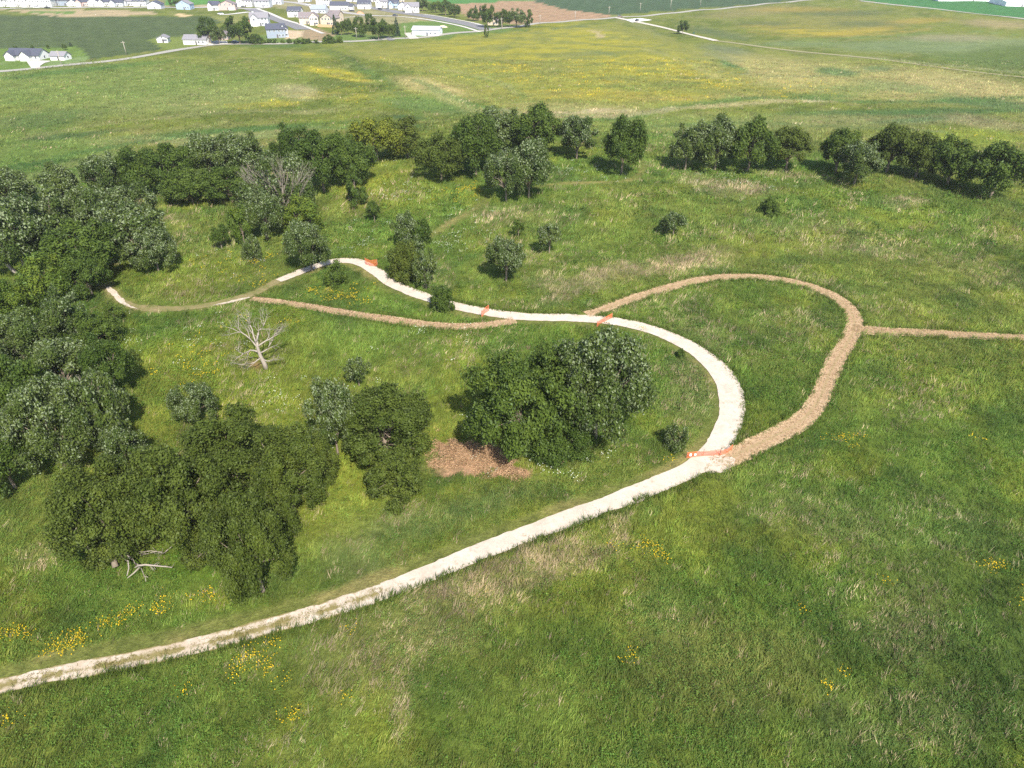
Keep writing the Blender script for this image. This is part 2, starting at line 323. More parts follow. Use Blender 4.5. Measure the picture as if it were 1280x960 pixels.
YEL = [(640, 62, 110, 22, 0, .5), (760, 60, 110, 24, 15, .55), (830, 85, 90, 18, 10, .45), (700, 90, 160, 22, 5, .3), (1000, 38, 80, 6, 0, .35), (430, 95, 50, 6, 10, .35), (395, 70, 30, 4, 10, .3),
       (560, 70, 100, 12, 0, .22), (760, 118, 140, 8, 0, .3), (430, 120, 80, 8, 0, .2), (960, 110, 120, 14, 5, .1), (1230, 172, 80, 9, 0, .15), (330, 130, 60, 5, 0, .2)]
FLINES = [(resample(smooth(pts(p_)), 1.5)[0], w_, c_, a_) for p_, w_, c_, a_ in [
 ([(402, 60), (425, 72), (450, 85), (480, 103), (515, 130), (530, 150)], 4, (.075, .12, .03), .5),
 ([(404, 59), (440, 72), (456, 87)], 1.6, (.05, .07, .03), .7),
 ([(456, 88), (520, 90), (590, 96), (640, 108), (655, 122)], 2.5, (.07, .12, .03), .6),
 ([(560, 88), (600, 96), (630, 104), (645, 118)], 2, (.22, .22, .08), .7),
 ([(640, 112), (700, 109), (780, 108), (860, 106), (920, 100)], 2.2, (.10, .14, .03), .7),
 ([(520, 100), (560, 118), (590, 132), (640, 140)], 3, (.07, .13, .04), .6),
 ([(680, 150), (760, 150), (830, 137), (900, 126), (1000, 121), (1100, 130), (1280, 122)], 4, (.06, .115, .03), .75),
 ([(690, 146), (800, 143), (860, 134), (980, 127)], 4, (.32, .27, .16), .6),
 ([(820, 158), (950, 152), (1060, 160), (1180, 165)], 3, (.08, .12, .04), .6),
 ([(690, 39), (742, 37), (752, 47)], 2.5, (.34, .27, .17), .8),
 ([(800, 60), (860, 78), (900, 100), (960, 108), (1040, 104)], 3, (.25, .24, .09), .6),
 ([(900, 90), (980, 98), (1060, 92), (1110, 88)], 2.5, (.10, .13, .06), .6),
 ([(930, 112), (1010, 108), (1100, 112), (1200, 118)], 2.2, (.10, .14, .05), .6),
 ([(1060, 70), (1150, 78), (1290, 92)], 5, (.17, .18, .09), .7),
 ([(1000, 50), (1100, 46), (1190, 37), (1280, 44)], 4, (.11, .16, .05), .7),
 ([(940, 40), (1000, 47), (1080, 44), (1160, 36)], 4, (.26, .19, .05), .5),
 ([(-20, 215), (60, 200), (160, 180), (260, 165), (370, 158), (470, 160)], 3, (.06, .11, .03), .8),
 ([(-20, 232), (60, 214), (150, 192)], 5, (.17, .19, .07), .6),
 ([(0, 130), (120, 112), (260, 100), (400, 96)], 3, (.09, .135, .035), .5),
 ([(40, 172), (160, 150), (300, 138), (420, 140)], 4, (.18, .18, .08), .5),
 ([(700, 60), (740, 63), (770, 70)], 4, (.10, .13, .05), .7),
]]
def ell(u, v, cx, cy, rx, ry, rot, soft=.5):
    a = R(rot); du = u-cx; dv = v-cy
    p = (du*cos(a)+dv*sin(a))/rx; q = (-du*sin(a)+dv*cos(a))/ry
    return 1-sstep(1-soft, 1+soft, np.sqrt(p*p+q*q))
def cover(x, y, fine=True):
    """returns colour (n,3), height factor, straw share, flower share, bare"""
    z = H(x, y); u, v, dep = project(x, y, z)
    n = x.shape
    w1 = fbm(x*.05, y*.05, 1)-.5; w2 = fbm(x*.05, y*.05, 2)-.5; w3 = fbm(x*.35, y*.35, 8, 3)-.5; w4 = fbm(x*.35, y*.35, 9, 3)-.5
    k = np.clip(FPX/np.maximum(dep, 20), .5, 20)
    uw = u+(w1*11+w3*3)*k*.9; vw = v+(w2*9+w4*2.6)*k*.45
    uf = u+(w1*6+w3*3)*k*.8; vf = v+(w2*1.6+w4*1.6)*k*.45
    A = fbm(x*.045, y*.045, 3)[:, None]; B = fbm(x*.16, y*.16, 4)[:, None]; Cn = fbm(x*.6, y*.6, 5, 3)[:, None]
    near = np.array(G_LUSH)*(1-sstep(.35, .65, A))+np.array((.128, .158, .032))*sstep(.35, .65, A)
    near = near+(np.array(G_DARK)-near)*sstep(.52, .72, B)*.65
    near = near+(np.array(G_YEL)-near)*sstep(.52, .7, fbm(x*.11, y*.11, 6)[:, None])*.5
    fr = np.array((.140, .165, .032))+(np.array((.100, .128, .026))-np.array((.140, .165, .032)))*sstep(.4, .62, A)
    fr = (fr+(np.array((.19, .19, .07))-fr)*sstep(.5, .7, B)*.6)*.88
    f = sstep(190, 240, y+0.4*np.abs(x))[:, None]
    c = near*(1-f)+fr*f
    hf = 1-.45*f[:, 0]
    straw = .02+.20*sstep(.5, .72, fbm(x*.09+3, y*.09, 7)); straw = straw*(1-f[:, 0])+.02*f[:, 0]
    for (cx, cy, rx, ry, rot, cc, am, hh) in PATCH:
        e = ell(uw, vw, cx, cy, rx, ry, rot)
        if not e.any(): continue
        if cc == STRAW: straw = np.maximum(straw, e*am*1.35*sstep(.25, .6, fbm(x*.3, y*.3, 19, 3))); c = c+(np.array(STRAW)*.72-c)*(e*am*.4)[:, None]
        else: c = c+(np.array(cc)-c)*(e*am)[:, None]
        hf = hf+(hh-hf)*e
    vmask = (v < 260)
    for (cx, cy, rx, ry, rot, cc, am) in FARP:
        e = ell(uf, vf, cx, cy, rx, ry, rot)*vmask
        if cc[0] > .29 and cc[2] < .06: am = am*sstep(.38, .62, fbm(x*.05, y*.10, 15))*.8
        c = c+(np.array(cc)-c)*(e*am)[:, None]
    yel = np.zeros(n); e = in_poly(uw, vw, [(425, 58), (640, 43), (770, 28), (850, 50), (905, 80), (1010, 128), (800, 137), (640, 141), (590, 118), (520, 90)])*1.
    c = c+(np.array((.170, .175, .045))-c)*(e*.7)[:, None]
    for (cx, cy, rx, ry, rot, am) in YEL: yel = np.maximum(yel, ell(uw, vw, cx, cy, rx, ry, rot)*am)
    yel = yel*sstep(.36, .6, fbm(x*.06, y*.12, 12))
    c = c+(np.array((.34, .29, .02))-c)*(yel*.75)[:, None]
    for P_, wd, cc, am in FLINES:
        d, _s = dist_poly(x, y, P_); e = (1-sstep(wd*.5, wd*1.1, d+w3*wd*1.2))*am*(.6+.5*B[:, 0])
        c = c+(np.array(cc)-c)*np.clip(e, 0, 1)[:, None]
    crop = np.zeros(n, bool)
    up = u+w3*1.2*k; vp = v+w4*.35*k
    for i, (poly, cc) in enumerate(POLY):
        e = in_poly(up, vp, poly) & (v < 145) & (y > 60)
        q = np.array(cc)
        if i in (1, 12): q = q*(1+.05*np.sin((x*.85+y*.5)*.5))[:, None]*(.85+.3*B)
        elif i == 11: q = q*(1+.08*np.sin((x*.9-y*.42)*.55))[:, None]
        elif i in (0, 2): q = q*(.75+.5*B)+.04*sstep(.5, .7, A)
        else: q = q*(.9+.2*B)
        c = np.where(e[:, None], q, c); crop |= e; yel = np.where(e, 0, yel); straw = np.where(e, 0, straw)
    bare = np.zeros(n)
    for (cx, cy, rx, ry, rot) in MULCH: bare = np.maximum(bare, ell(uw, vw, cx, cy, rx, ry, rot, .25))
    bare = bare*sstep(.33, .43, fbm(x*.45, y*.45, 14, 3))
    c = c+(np.array((.33, .21, .13))-c)*bare[:, None]
    # trails and their mown shoulders
    trail = np.zeros(n, bool); mown = np.zeros(n); ragged = w3*1.0
    for key, hw in (('white', 1.18), ('loop', 1.35), ('east', 1.1), ('lower', 1.05), ('old', 0.95), ('up', .7), ('up2', .7)):
        d, s = dist_poly(x, y, TR[key])
        if key in ('up', 'up2', 'old'): mown = np.maximum(mown, 1-sstep(hw, hw+.7, d+ragged))
        else: trail |= d < hw-.05
        if key == 'white': mown = np.maximum(mown, (1-sstep(2.0, 2.9, d+ragged))*(s > 0)); mown = np.maximum(mown, (1-sstep(1.3, 1.7, d))*.5)
    mc = np.array((.115, .125, .036))+(np.array((.24, .19, .085))-np.array((.115, .125, .036)))*sstep(.45, .65, B)*.6
    c = c+(mc-c)*mown[:, None]*.85
    hf = hf*(1-.82*mown)*(1-.8*bare)
    straw = straw*(1-mown); bare = np.maximum(bare, 0)
    return dict(c=np.clip(c, .004, 1), h=hf, straw=straw, yel=yel, bare=bare, trail=trail, crop=crop, z=z, dep=dep, u=u, v=v, mown=mown)

# ------------------------------------------------------------------ ground sheet
vs_ = np.arange(1080, -62, -1.7); dd = PITCH+np.arctan((vs_-480)/FPX)
Ys = 52/np.tan(np.minimum(dd, R(75))); Ys = Ys[dd > R(.9)]; Ys = np.unique(np.round(Ys, 3))
Ys = np.concatenate([[-400, -200, -100, -60, -40, -20, -10, 0, 5, 10], Ys[Ys > 13], [4500, 7000, 12000]])
NC = 520; tt = np.linspace(-1, 1, NC)
hw_ = 70+1.15*np.maximum(Ys+40, 40)
X = tt[None, :]*hw_[:, None]; Y = np.repeat(Ys[:, None], NC, 1)
xf, yf = X.ravel(), Y.ravel(); cv = cover(xf, yf)
gz = cv['z']+0
idx = np.arange(len(xf)).reshape(X.shape)
F = np.stack([idx[:-1, :-1], idx[:-1, 1:], idx[1:, 1:], idx[1:, :-1]], -1).reshape(-1, 4)
gcol = cv['c'].copy()
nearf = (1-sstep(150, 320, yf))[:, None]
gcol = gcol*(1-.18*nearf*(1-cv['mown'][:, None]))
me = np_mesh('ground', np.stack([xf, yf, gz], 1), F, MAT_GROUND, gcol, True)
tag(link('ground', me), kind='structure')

# ------------------------------------------------------------------ trail and road strips
def strip(name, P, hw, mat, lift, regrow=None, jag=.18, kind='structure', across=5, seed=0):
    P, s = resample(P, .45 if jag else 3.0)
    tg = np.gradient(P, axis=0); tg /= np.linalg.norm(tg, axis=1)[:, None]; nr = np.stack([-tg[:, 1], tg[:, 0]], 1)
    n = len(P); ww = np.interp(s/s[-1], np.linspace(0, 1, len(hw)), hw) if hasattr(hw, '__len__') else np.full(n, hw)
    V = []; Cc = []
    for j in range(across):
        k = -1+2*j/(across-1)
        e = (vn(s*1.7, s*0+j*5.3, seed)-.5)*2*jag+(vn(s*.25, s*0+j*3.3, seed+4)-.5)*2*jag*1.4 if abs(k) == 1 else 0
        Q = P+nr*(k*(ww+e))[:, None]
        V.append(np.stack([Q[:, 0], Q[:, 1], H(Q[:, 0], Q[:, 1])+lift], 1))
        rg = (regrow(s/s[-1], k) if regrow else np.zeros(n))
        Cc.append(np.stack([np.full(n, (k+1)/2), rg, (.75-.75*sstep(.06, .26, s/s[-1])) if name == 'gravel_trail' and n > 300 else np.full(n, .4 if name == 'gravel_trail' else 0.)], 1))
    V = np.stack(V, 1).reshape(-1, 3); Cc = np.stack(Cc, 1).reshape(-1, 3)
    idx = np.arange(n*across).reshape(n, across)
    F = np.stack([idx[:-1, :-1], idx[1:, :-1], idx[1:, 1:], idx[:-1, 1:]], -1).reshape(-1, 4)
    F = F[:, ::-1]
    me = np_mesh(name, V, F, mat, Cc, True)
    return tag(link(name, me), kind=kind)
def rg_white(f, k):
    g = .08*np.ones_like(f)+(.12 if abs(k) < .1 else 0)+(.12 if abs(k) > .9 else 0)
    w = .5+.5*np.sin(f*190+1.2)*np.sin(f*77)
    g = g+(1-sstep(.15, .24, f))*((.40 if abs(k) < .3 else .27 if abs(k) < .55 else .40 if abs(k) > .9 else .17)-.24*w*(w > .62))+sstep(.97, 1, f)*.2
    return g*np.ones_like(f)
white_px = resample(smooth(pts(T_WHITE)), .6)[0]
strip('gravel_trail', white_px, [.72, .78, .85, .95, 1.1, 1.15, 1.2, 1.5, 1.65, 1.4, 1.15, 1.1, 1.05, 1.1, 1.15, 1.1, .9], MAT_GRAVEL, .07, rg_white, .10, across=9)
strip('straw_path', TR['loop'], [.8, 1.15, 1.2, 1.2, 1.28, 1.25, 1.45], MAT_MULCH, .055, lambda f, k: .06+0*f, .14, seed=3, across=9)
strip('straw_path', TR['east'], [1.7, 1.2, 1.1, 1.1, 1.1, 1.1], MAT_MULCH, .048, lambda f, k: .1+0*f, .14, seed=5)
strip('straw_path', TR['lower'], [.8, .95, 1.0, 1.05, 1.0, .9], MAT_MULCH, .05, lambda f, k: .1+0*f, .14, seed=7)
strip('mown_path', TR['old'], [.6, .8, .9, .9, .9, .9], MAT_MOWN, .045, None, .2, seed=9)
strip('gravel_trail', resample(smooth(pts([(133, 359), (142, 367), (152, 377), (162, 383), (172, 386)])), .5)[0], [.2, .5, .4, .55, .3, .1], MAT_GRAVEL, .065, lambda f, k: .22+0*f, .2, seed=11)
strip('gravel_trail', resample(smooth(pts([(266, 382), (280, 380), (296, 376), (312, 372)])), .5)[0], [.1, .4, .5, .45, .15], MAT_GRAVEL, .065, lambda f, k: .22+0*f, .2, seed=12)
strip('gravel_trail', resample(smooth(pts([(882, 590), (900, 584), (915, 572)])), .5)[0], [.3, 1.0, 1.0, .4], MAT_GRAVEL, .08, lambda f, k: .3+0*f, .3, seed=14)

ASPH = simple('asphalt', (.17, .165, .165), .9, .12, .3)
ROADTOP = simple('worn_road_surface', (.30, .28, .235), .95, .15, .2)
GRAV2 = simple('pale_gravel', (.46, .41, .34), .95, .15, .4)
CONC = simple('concrete', (.48, .45, .40), .9, .1, .5)
DIRT = simple('bare_dirt', (.45, .34, .23), .95, .2, .3)
def road(name, px, w, mat, lift=.12, jag=0): return strip(name, smooth(pts(px)), w/2, mat, lift, None, jag, across=3)
road('country_road', [(-120, 104), (-40, 93), (0, 89), (60, 84), (130, 77), (190, 69), (230, 61), (262, 56), (300, 55), (400, 53), (470, 50), (540, 46), (600, 39), (640, 34), (700, 27), (770, 22), (860, 14), (960, 4.5), (1080, -5)], 6.5, ROADTOP)
road('gravel_road', [(770, 22), (800, 28), (840, 37), (870, 45), (895, 51)], 4.5, GRAV2, .14)
road('farm_lane', [(895, 51), (960, 60), (1060, 70), (1160, 82), (1280, 97), (1400, 110)], 4, simple('mown_lane', (.22, .20, .10), .95, .2, .3), .1)
road('gravel_road', [(1075, 1), (1140, 8), (1220, 17), (1300, 27), (1400, 38)], 5, ROADTOP, .14)
road('street', [(608, 37), (585, 30), (560, 25), (530, 20), (500, 15.5), (480, 12.5), (455, 8.5), (430, 4)], 12, ASPH, .13)
road('sidewalk', [(600, 40), (570, 31), (545, 26), (510, 21.5), (480, 19.5), (455, 20), (430, 22)], 3, CONC, .15)
road('sidewalk', [(604, 32), (585, 27), (560, 22.5), (530, 18)], 2.5, CONC, .15)
road('street', [(312, 11), (325, 15), (345, 23), (362, 30), (380, 37)], 12, ASPH, .13)
road('sidewalk', [(322, 11), (340, 18), (360, 26), (385, 34), (404, 42)], 3, CONC, .15)
road('street', [(-60, 12.5), (0, 10.8), (100, 9.5), (200, 9), (280, 9.5), (320, 11), (336, 9)], 8, simple('street_grey', (.36, .34, .32), .9, .1, .3), .13)
road('street', [(352, 2), (375, 4), (395, 8.5), (412, 13), (440, 17), (470, 20), (495, 20)], 9, simple('street_pale', (.32, .30, .28), .9, .1, .3), .14)
road('driveway', [(275, 18.5), (290, 18), (312, 15)], 7, CONC, .16)
road('sidewalk', [(262, 8), (240, 7.5), (205, 7.6)], 6, DIRT, .1)

# ------------------------------------------------------------------ simple mesh builder
class MB:
    def __init__(s): s.v = []; s.f = []
    def quad(s, *p):
        k = len(s.v); s.v += [tuple(q) for q in p]; s.f.append(tuple(range(k, k+len(p))))
    def box(s, x0, x1, y0, y1, z0, z1):
        k = len(s.v); s.v += [(x, y, z) for z in (z0, z1) for y in (y0, y1) for x in (x0, x1)]
        s.f += [tuple(k+i for i in q) for q in ((0, 2, 3, 1), (4, 5, 7, 6), (0, 1, 5, 4), (2, 6, 7, 3), (0, 4, 6, 2), (1, 3, 7, 5))]
    def tube(s, path, rad, n=7):
        P = [Vector(p) for p in path]; k = len(s.v); m = len(P)
        for i, p in enumerate(P):
            d = (P[min(i+1, m-1)]-P[max(i-1, 0)]).normalized()
            a = d.orthogonal().normalized(); b2 = d.cross(a)
            for j in range(n):
                t = 2*pi*j/n; s.v.append(tuple(p+(a*cos(t)+b2*sin(t))*rad[i]))
        for i in range(m-1):
            for j in range(n):
                q = k+i*n; s.f.append((q+j, q+(j+1) % n, q+n+(j+1) % n, q+n+j))
        s.f.append(tuple(range(k+n-1, k-1, -1))); s.f.append(tuple(range(k+(m-1)*n, k+m*n)))
    def prism_roof(s, x0, x1, y0, y1, z, h, axis='x', ov=.45, th=.22):
        """gable roof as two thick slabs"""
        if axis == 'x':
            ym = (y0+y1)/2; sl = h/((y1-y0)/2)
            for sg, ya in ((-1, y0-ov), (1, y1+ov)):
                zt = z-ov*sl; a = [(x0-ov, ya, zt), (x1+ov, ya, zt), (x1+ov, ym, z+h), (x0-ov, ym, z+h)]
                s.slab(a, th)
        else:
            xm = (x0+x1)/2; sl = h/((x1-x0)/2)
            for sg, xa in ((-1, x0-ov), (1, x1+ov)):
                zt = z-ov*sl; a = [(xa, y0-ov, zt), (xa, y1+ov, zt), (xm, y1+ov, z+h), (xm, y0-ov, z+h)]
                s.slab(a, th)
    def slab(s, a, th):
        k = len(s.v); s.v += a+[(x, y, z+th) for x, y, z in a]
        s.f += [(k, k+3, k+2, k+1), (k+4, k+5, k+6, k+7)]+[(k+i, k+(i+1) % 4, k+4+(i+1) % 4, k+4+i) for i in range(4)]
    def gable_box(s, x0, x1, y0, y1, z0, z1, h, axis='x'):
        s.box(x0, x1, y0, y1, z0, z1)
        if axis == 'x':
            ym = (y0+y1)/2
            for x, o in ((x0, 1), (x1, -1)): s.quad(*[(x, y0, z1), (x, ym, z1+h), (x, y1, z1)][::o])
        else:
            xm = (x0+x1)/2
            for y, o in ((y0, 1), (y1, -1)): s.quad(*[(x0, y, z1), (x1, y, z1), (xm, y, z1+h)][::o])
    def build(s, name, mat, parent=None, smooth_=False):
        me = bpy.data.meshes.new(name); me.from_pydata(s.v, [], s.f); me.update()
        import bmesh as _b
        bm = _b.new(); bm.from_mesh(me); _b.ops.recalc_face_normals(bm, faces=bm.faces); bm.to_mesh(me); bm.free()
        me.materials.append(mat)
        if smooth_: me.polygons.foreach_set('use_smooth', [True]*len(me.polygons))
        return link(name, me, parent)

# ------------------------------------------------------------------ crowns
def leaves(Pc, Nn, size, rng, asp=.62):
    n = len(Pc); Nn = Nn/np.linalg.norm(Nn, axis=1)[:, None]
    a = np.cross(Nn, rng.normal(size=(n, 3))); a /= np.linalg.norm(a, axis=1)[:, None]; b2 = np.cross(Nn, a)
    s = size*(.6+.8*rng.random(n))[:, None]
    V = np.stack([Pc-a*s, Pc-b2*s*asp+a*s*.1, Pc+a*s, Pc+b2*s*asp+a*s*.1], 1)
    V[:, 1] += Nn*s*.25; V[:, 3] += Nn*s*.25
    return V
def crown_mesh(kind, shape, seed, nleaf, lsize, nclump=70, droop=0, rmul=1.):
    """true-proportion crown: radius 1, height 1.8; returns mesh, clump centres"""
    rng = np.random.default_rng(seed); cs = []; rs = []
    lob = rng.random(6)*2*pi
    for i in range(nclump*4):
        if len(cs) >= nclump: break
        d = rng.normal(size=3); d /= np.linalg.norm(d)
        if shape == 'cone':
            z = rng.random()**1.3; rr = (1-z)*.85+.08; th = rng.random()*2*pi
            p = np.array([cos(th)*rr*.85, sin(th)*rr*.85, .15+1.6*z]); r = .12+.16*(1-z)
        elif shape == 'column':
            z = rng.random(); th = rng.random()*2*pi; rr = .75*sqrt(max(.05, 1-(2*z-1)**4))
            p = np.array([cos(th)*rr, sin(th)*rr, .1+1.6*z]); r = .2+.1*rng.random()
        else:
            if d[2] < -.55: continue
            th = atan2(d[1], d[0])
            prof = 1+.17*sin(2*th+lob[0])+.15*sin(3*th+lob[1]+3*d[2])+.14*sin(5*th+lob[2]+2*d[2])
            sh = (.55+.35*rng.random()**.5) if rng.random() < .8 else .25+.3*rng.random()
            sh, prof = min(sh*prof, .92), 1.
            if shape == 'wide': z = .72+.62*d[2]*sh*prof
            elif shape == 'low': z = .35+.95*max(d[2], -.3)*sh*prof
            elif shape == 'sapling': z = 1.05+.68*d[2]*sh*prof
            else: z = .85+.85*d[2]*sh*prof
            p = np.array([d[0]*sh*prof, d[1]*sh*prof, max(z, .08)])
            r = (.12+.17*rng.random())*rmul
        cs.append(p); rs.append(r)
    cs = np.array(cs); rs = np.array(rs)
    w = rs**2; j = rng.choice(len(cs), nleaf, p=w/w.sum())
    d = rng.normal(size=(nleaf, 3)); d[:, 2] += .35
    out = cs[j]-np.array([0, 0, .7]); out /= np.linalg.norm(out, axis=1)[:, None]+1e-6
    d += out*.5; d /= np.linalg.norm(d, axis=1)[:, None]
    rad = rs[j]*(.35+.85*rng.random(nleaf))*(1+.25*np.sin(d[:, 0]*7+j)*np.sin(d[:, 1]*6+j*2))
    Pc = cs[j]+d*rad[:, None]*np.array([1, 1, .85]); Pc[:, 2] -= droop*rad
    Pc[:, 2] = np.clip(Pc[:, 2], .02, None)
    rq = np.percentile(np.hypot(Pc[:, 0], Pc[:, 1]), 97.5); zq = np.percentile(Pc[:, 2], 99.3)/{'low': 1.35, 'wide': 1.45}.get(shape, 1.75)
    Pc[:, :2] /= rq; Pc[:, 2] /= zq; cs = cs/np.array([rq, rq, zq]); rs = rs/rq
    nn = d+rng.normal(size=(nleaf, 3))*.55
    top = sstep(.75, 1.5, cs[j][:, 2]+.35*cs[j][:, 0])*(vn(cs[j][:, 0]*2+9, cs[j][:, 1]*2+9, seed % 50) > .35)
    flip = rng.random(nleaf) < ((.06+.30*top) if kind == 'silver' else .06)
    nn[flip] *= -1
    V = leaves(Pc, nn, lsize, rng)
    tint = np.clip(rng.random(len(cs))[j]*.55+rng.random(nleaf)*.45, 0, 1)
    if kind == 'silver': tint = np.clip(tint*.9, 0, 1)
    me = np_mesh('crown', V.reshape(-1, 3), np.arange(nleaf*4).reshape(-1, 4), LEAF[kind], tint=np.repeat(tint, 4))
    return me, cs
def trunk_mesh(cs, seed, top=.55, r0=.055, mat=None, nl=14):
    rng = random.Random(seed); mb = MB()
    mb.tube([(0, 0, -.12), (.01, 0, .05), (.02, .01, top*.5), (.0, .02, top)], [r0*1.5, r0*1.05, r0*.85, r0*.7], 8)
    ids = list(range(len(cs))); rng.shuffle(ids)
    for i in ids[:nl]:
        p = Vector(cs[i]); z0 = top*(.45+.5*rng.random()); s = Vector((.01, .01, z0))
        if p.z < z0*.6: continue
        mid = s.lerp(p, .5)+Vector((rng.uniform(-.06, .06), rng.uniform(-.06, .06), .08))
        mb.tube([s, s.lerp(mid, .5)+Vector((0, 0, .02)), mid, p], [r0*.5, r0*.38, r0*.28, r0*.1], 5)
        q = mid.lerp(p, .3)+Vector((rng.uniform(-.2, .2), rng.uniform(-.2, .2), .1))
        mb.tube([mid, q], [r0*.22, r0*.06], 4)
    me_o = mb.build('trunk', mat or BARK, None, True); me = me_o.data; bpy.data.objects.remove(me_o); return me
POOL = {}
def pool(kind, shape, tier):
    key = (kind, shape, tier)
    if key not in POOL:
        n = {3: 44000, 2: 19000, 1: 6000, 0: 1300}[tier]; ls = {3: .024, 2: .034, 1: .054, 0: .10}[tier]
        nc = {3: 92, 2: 60, 1: 40, 0: 30}[tier]; cnt = {3: 3, 2: 4, 1: 3, 0: 2}[tier]
        POOL[key] = []
        for i in range(cnt):
            sd = hash_(kind+shape)+i*7+tier*131
            cm, cs = crown_mesh(kind, shape, sd, n, ls, nc, droop=.1 if shape == 'wide' else 0, rmul={3: .85, 2: 1, 1: 1.15, 0: 1.3}[tier])
            top = {'sapling': .9, 'cone': 1.3, 'column': 1.2, 'low': .3}.get(shape, .6)
            POOL[key].append((cm, trunk_mesh(cs, sd, top, .05 if shape != 'low' else .03, None, 16 if tier > 1 else 8)))
    return POOL[key]
def hash_(s):
    h = 7
    for ch in s: h = (h*31+ord(ch)) % 100003
    return h
CNT = {}
def tree(x0, y0, x1, y1, kind, shape, label, name=None, cat=None, group=None, tier=None, rot=None):
    """stands a tree on the ground where its crown fills the given picture box at its own distance"""
    uc, vc = (x0+x1)/2, (y0+y1)/2; h = 8.
    for _ in range(6):
        g = at(uc, vc, h*.5); _, _, dep = project(g[0], g[1], g[2]+h/2); s = FPX/float(dep)
        dh = sqrt(g[0]**2+g[1]**2); dep_a = atan((CAMZ-g[2])/dh)
        w = (x1-x0)/s*1.0; ph = (y1-y0)/s
        h = sqrt(max(ph**2-(w*sin(dep_a))**2, (.5*w*cos(dep_a))**2))/cos(dep_a)
        h = min(max(h, .5), 18)
    h = h*1.02
    if tier is None: tier = 3 if (x1-x0) > 95 else 2 if (x1-x0) > 42 else 1 if (x1-x0) > 17 else 0
    pl = pool(kind, shape, tier); i = CNT.get((kind, shape, tier), 0); CNT[(kind, shape, tier)] = i+1
    cm, tm = pl[i % len(pl)]
    if name is None: name = {'cone': 'conifer', 'low': 'bush'}.get(shape, 'tree')
    hh = 1.75 if shape != 'low' else 1.35
    if shape == 'wide': hh = 1.45
    rz = rot if rot is not None else (i*2.399+hash_(label)) % 6.283
    e = empty(name, (g[0], g[1], g[2]-.05), rz, (w*.5, w*.5, h/hh))
    tag(e, label, cat or ('bush' if shape == 'low' else 'tree'), group)
    link('crown', cm, e); link('trunk', tm, e)
    return e, w, h

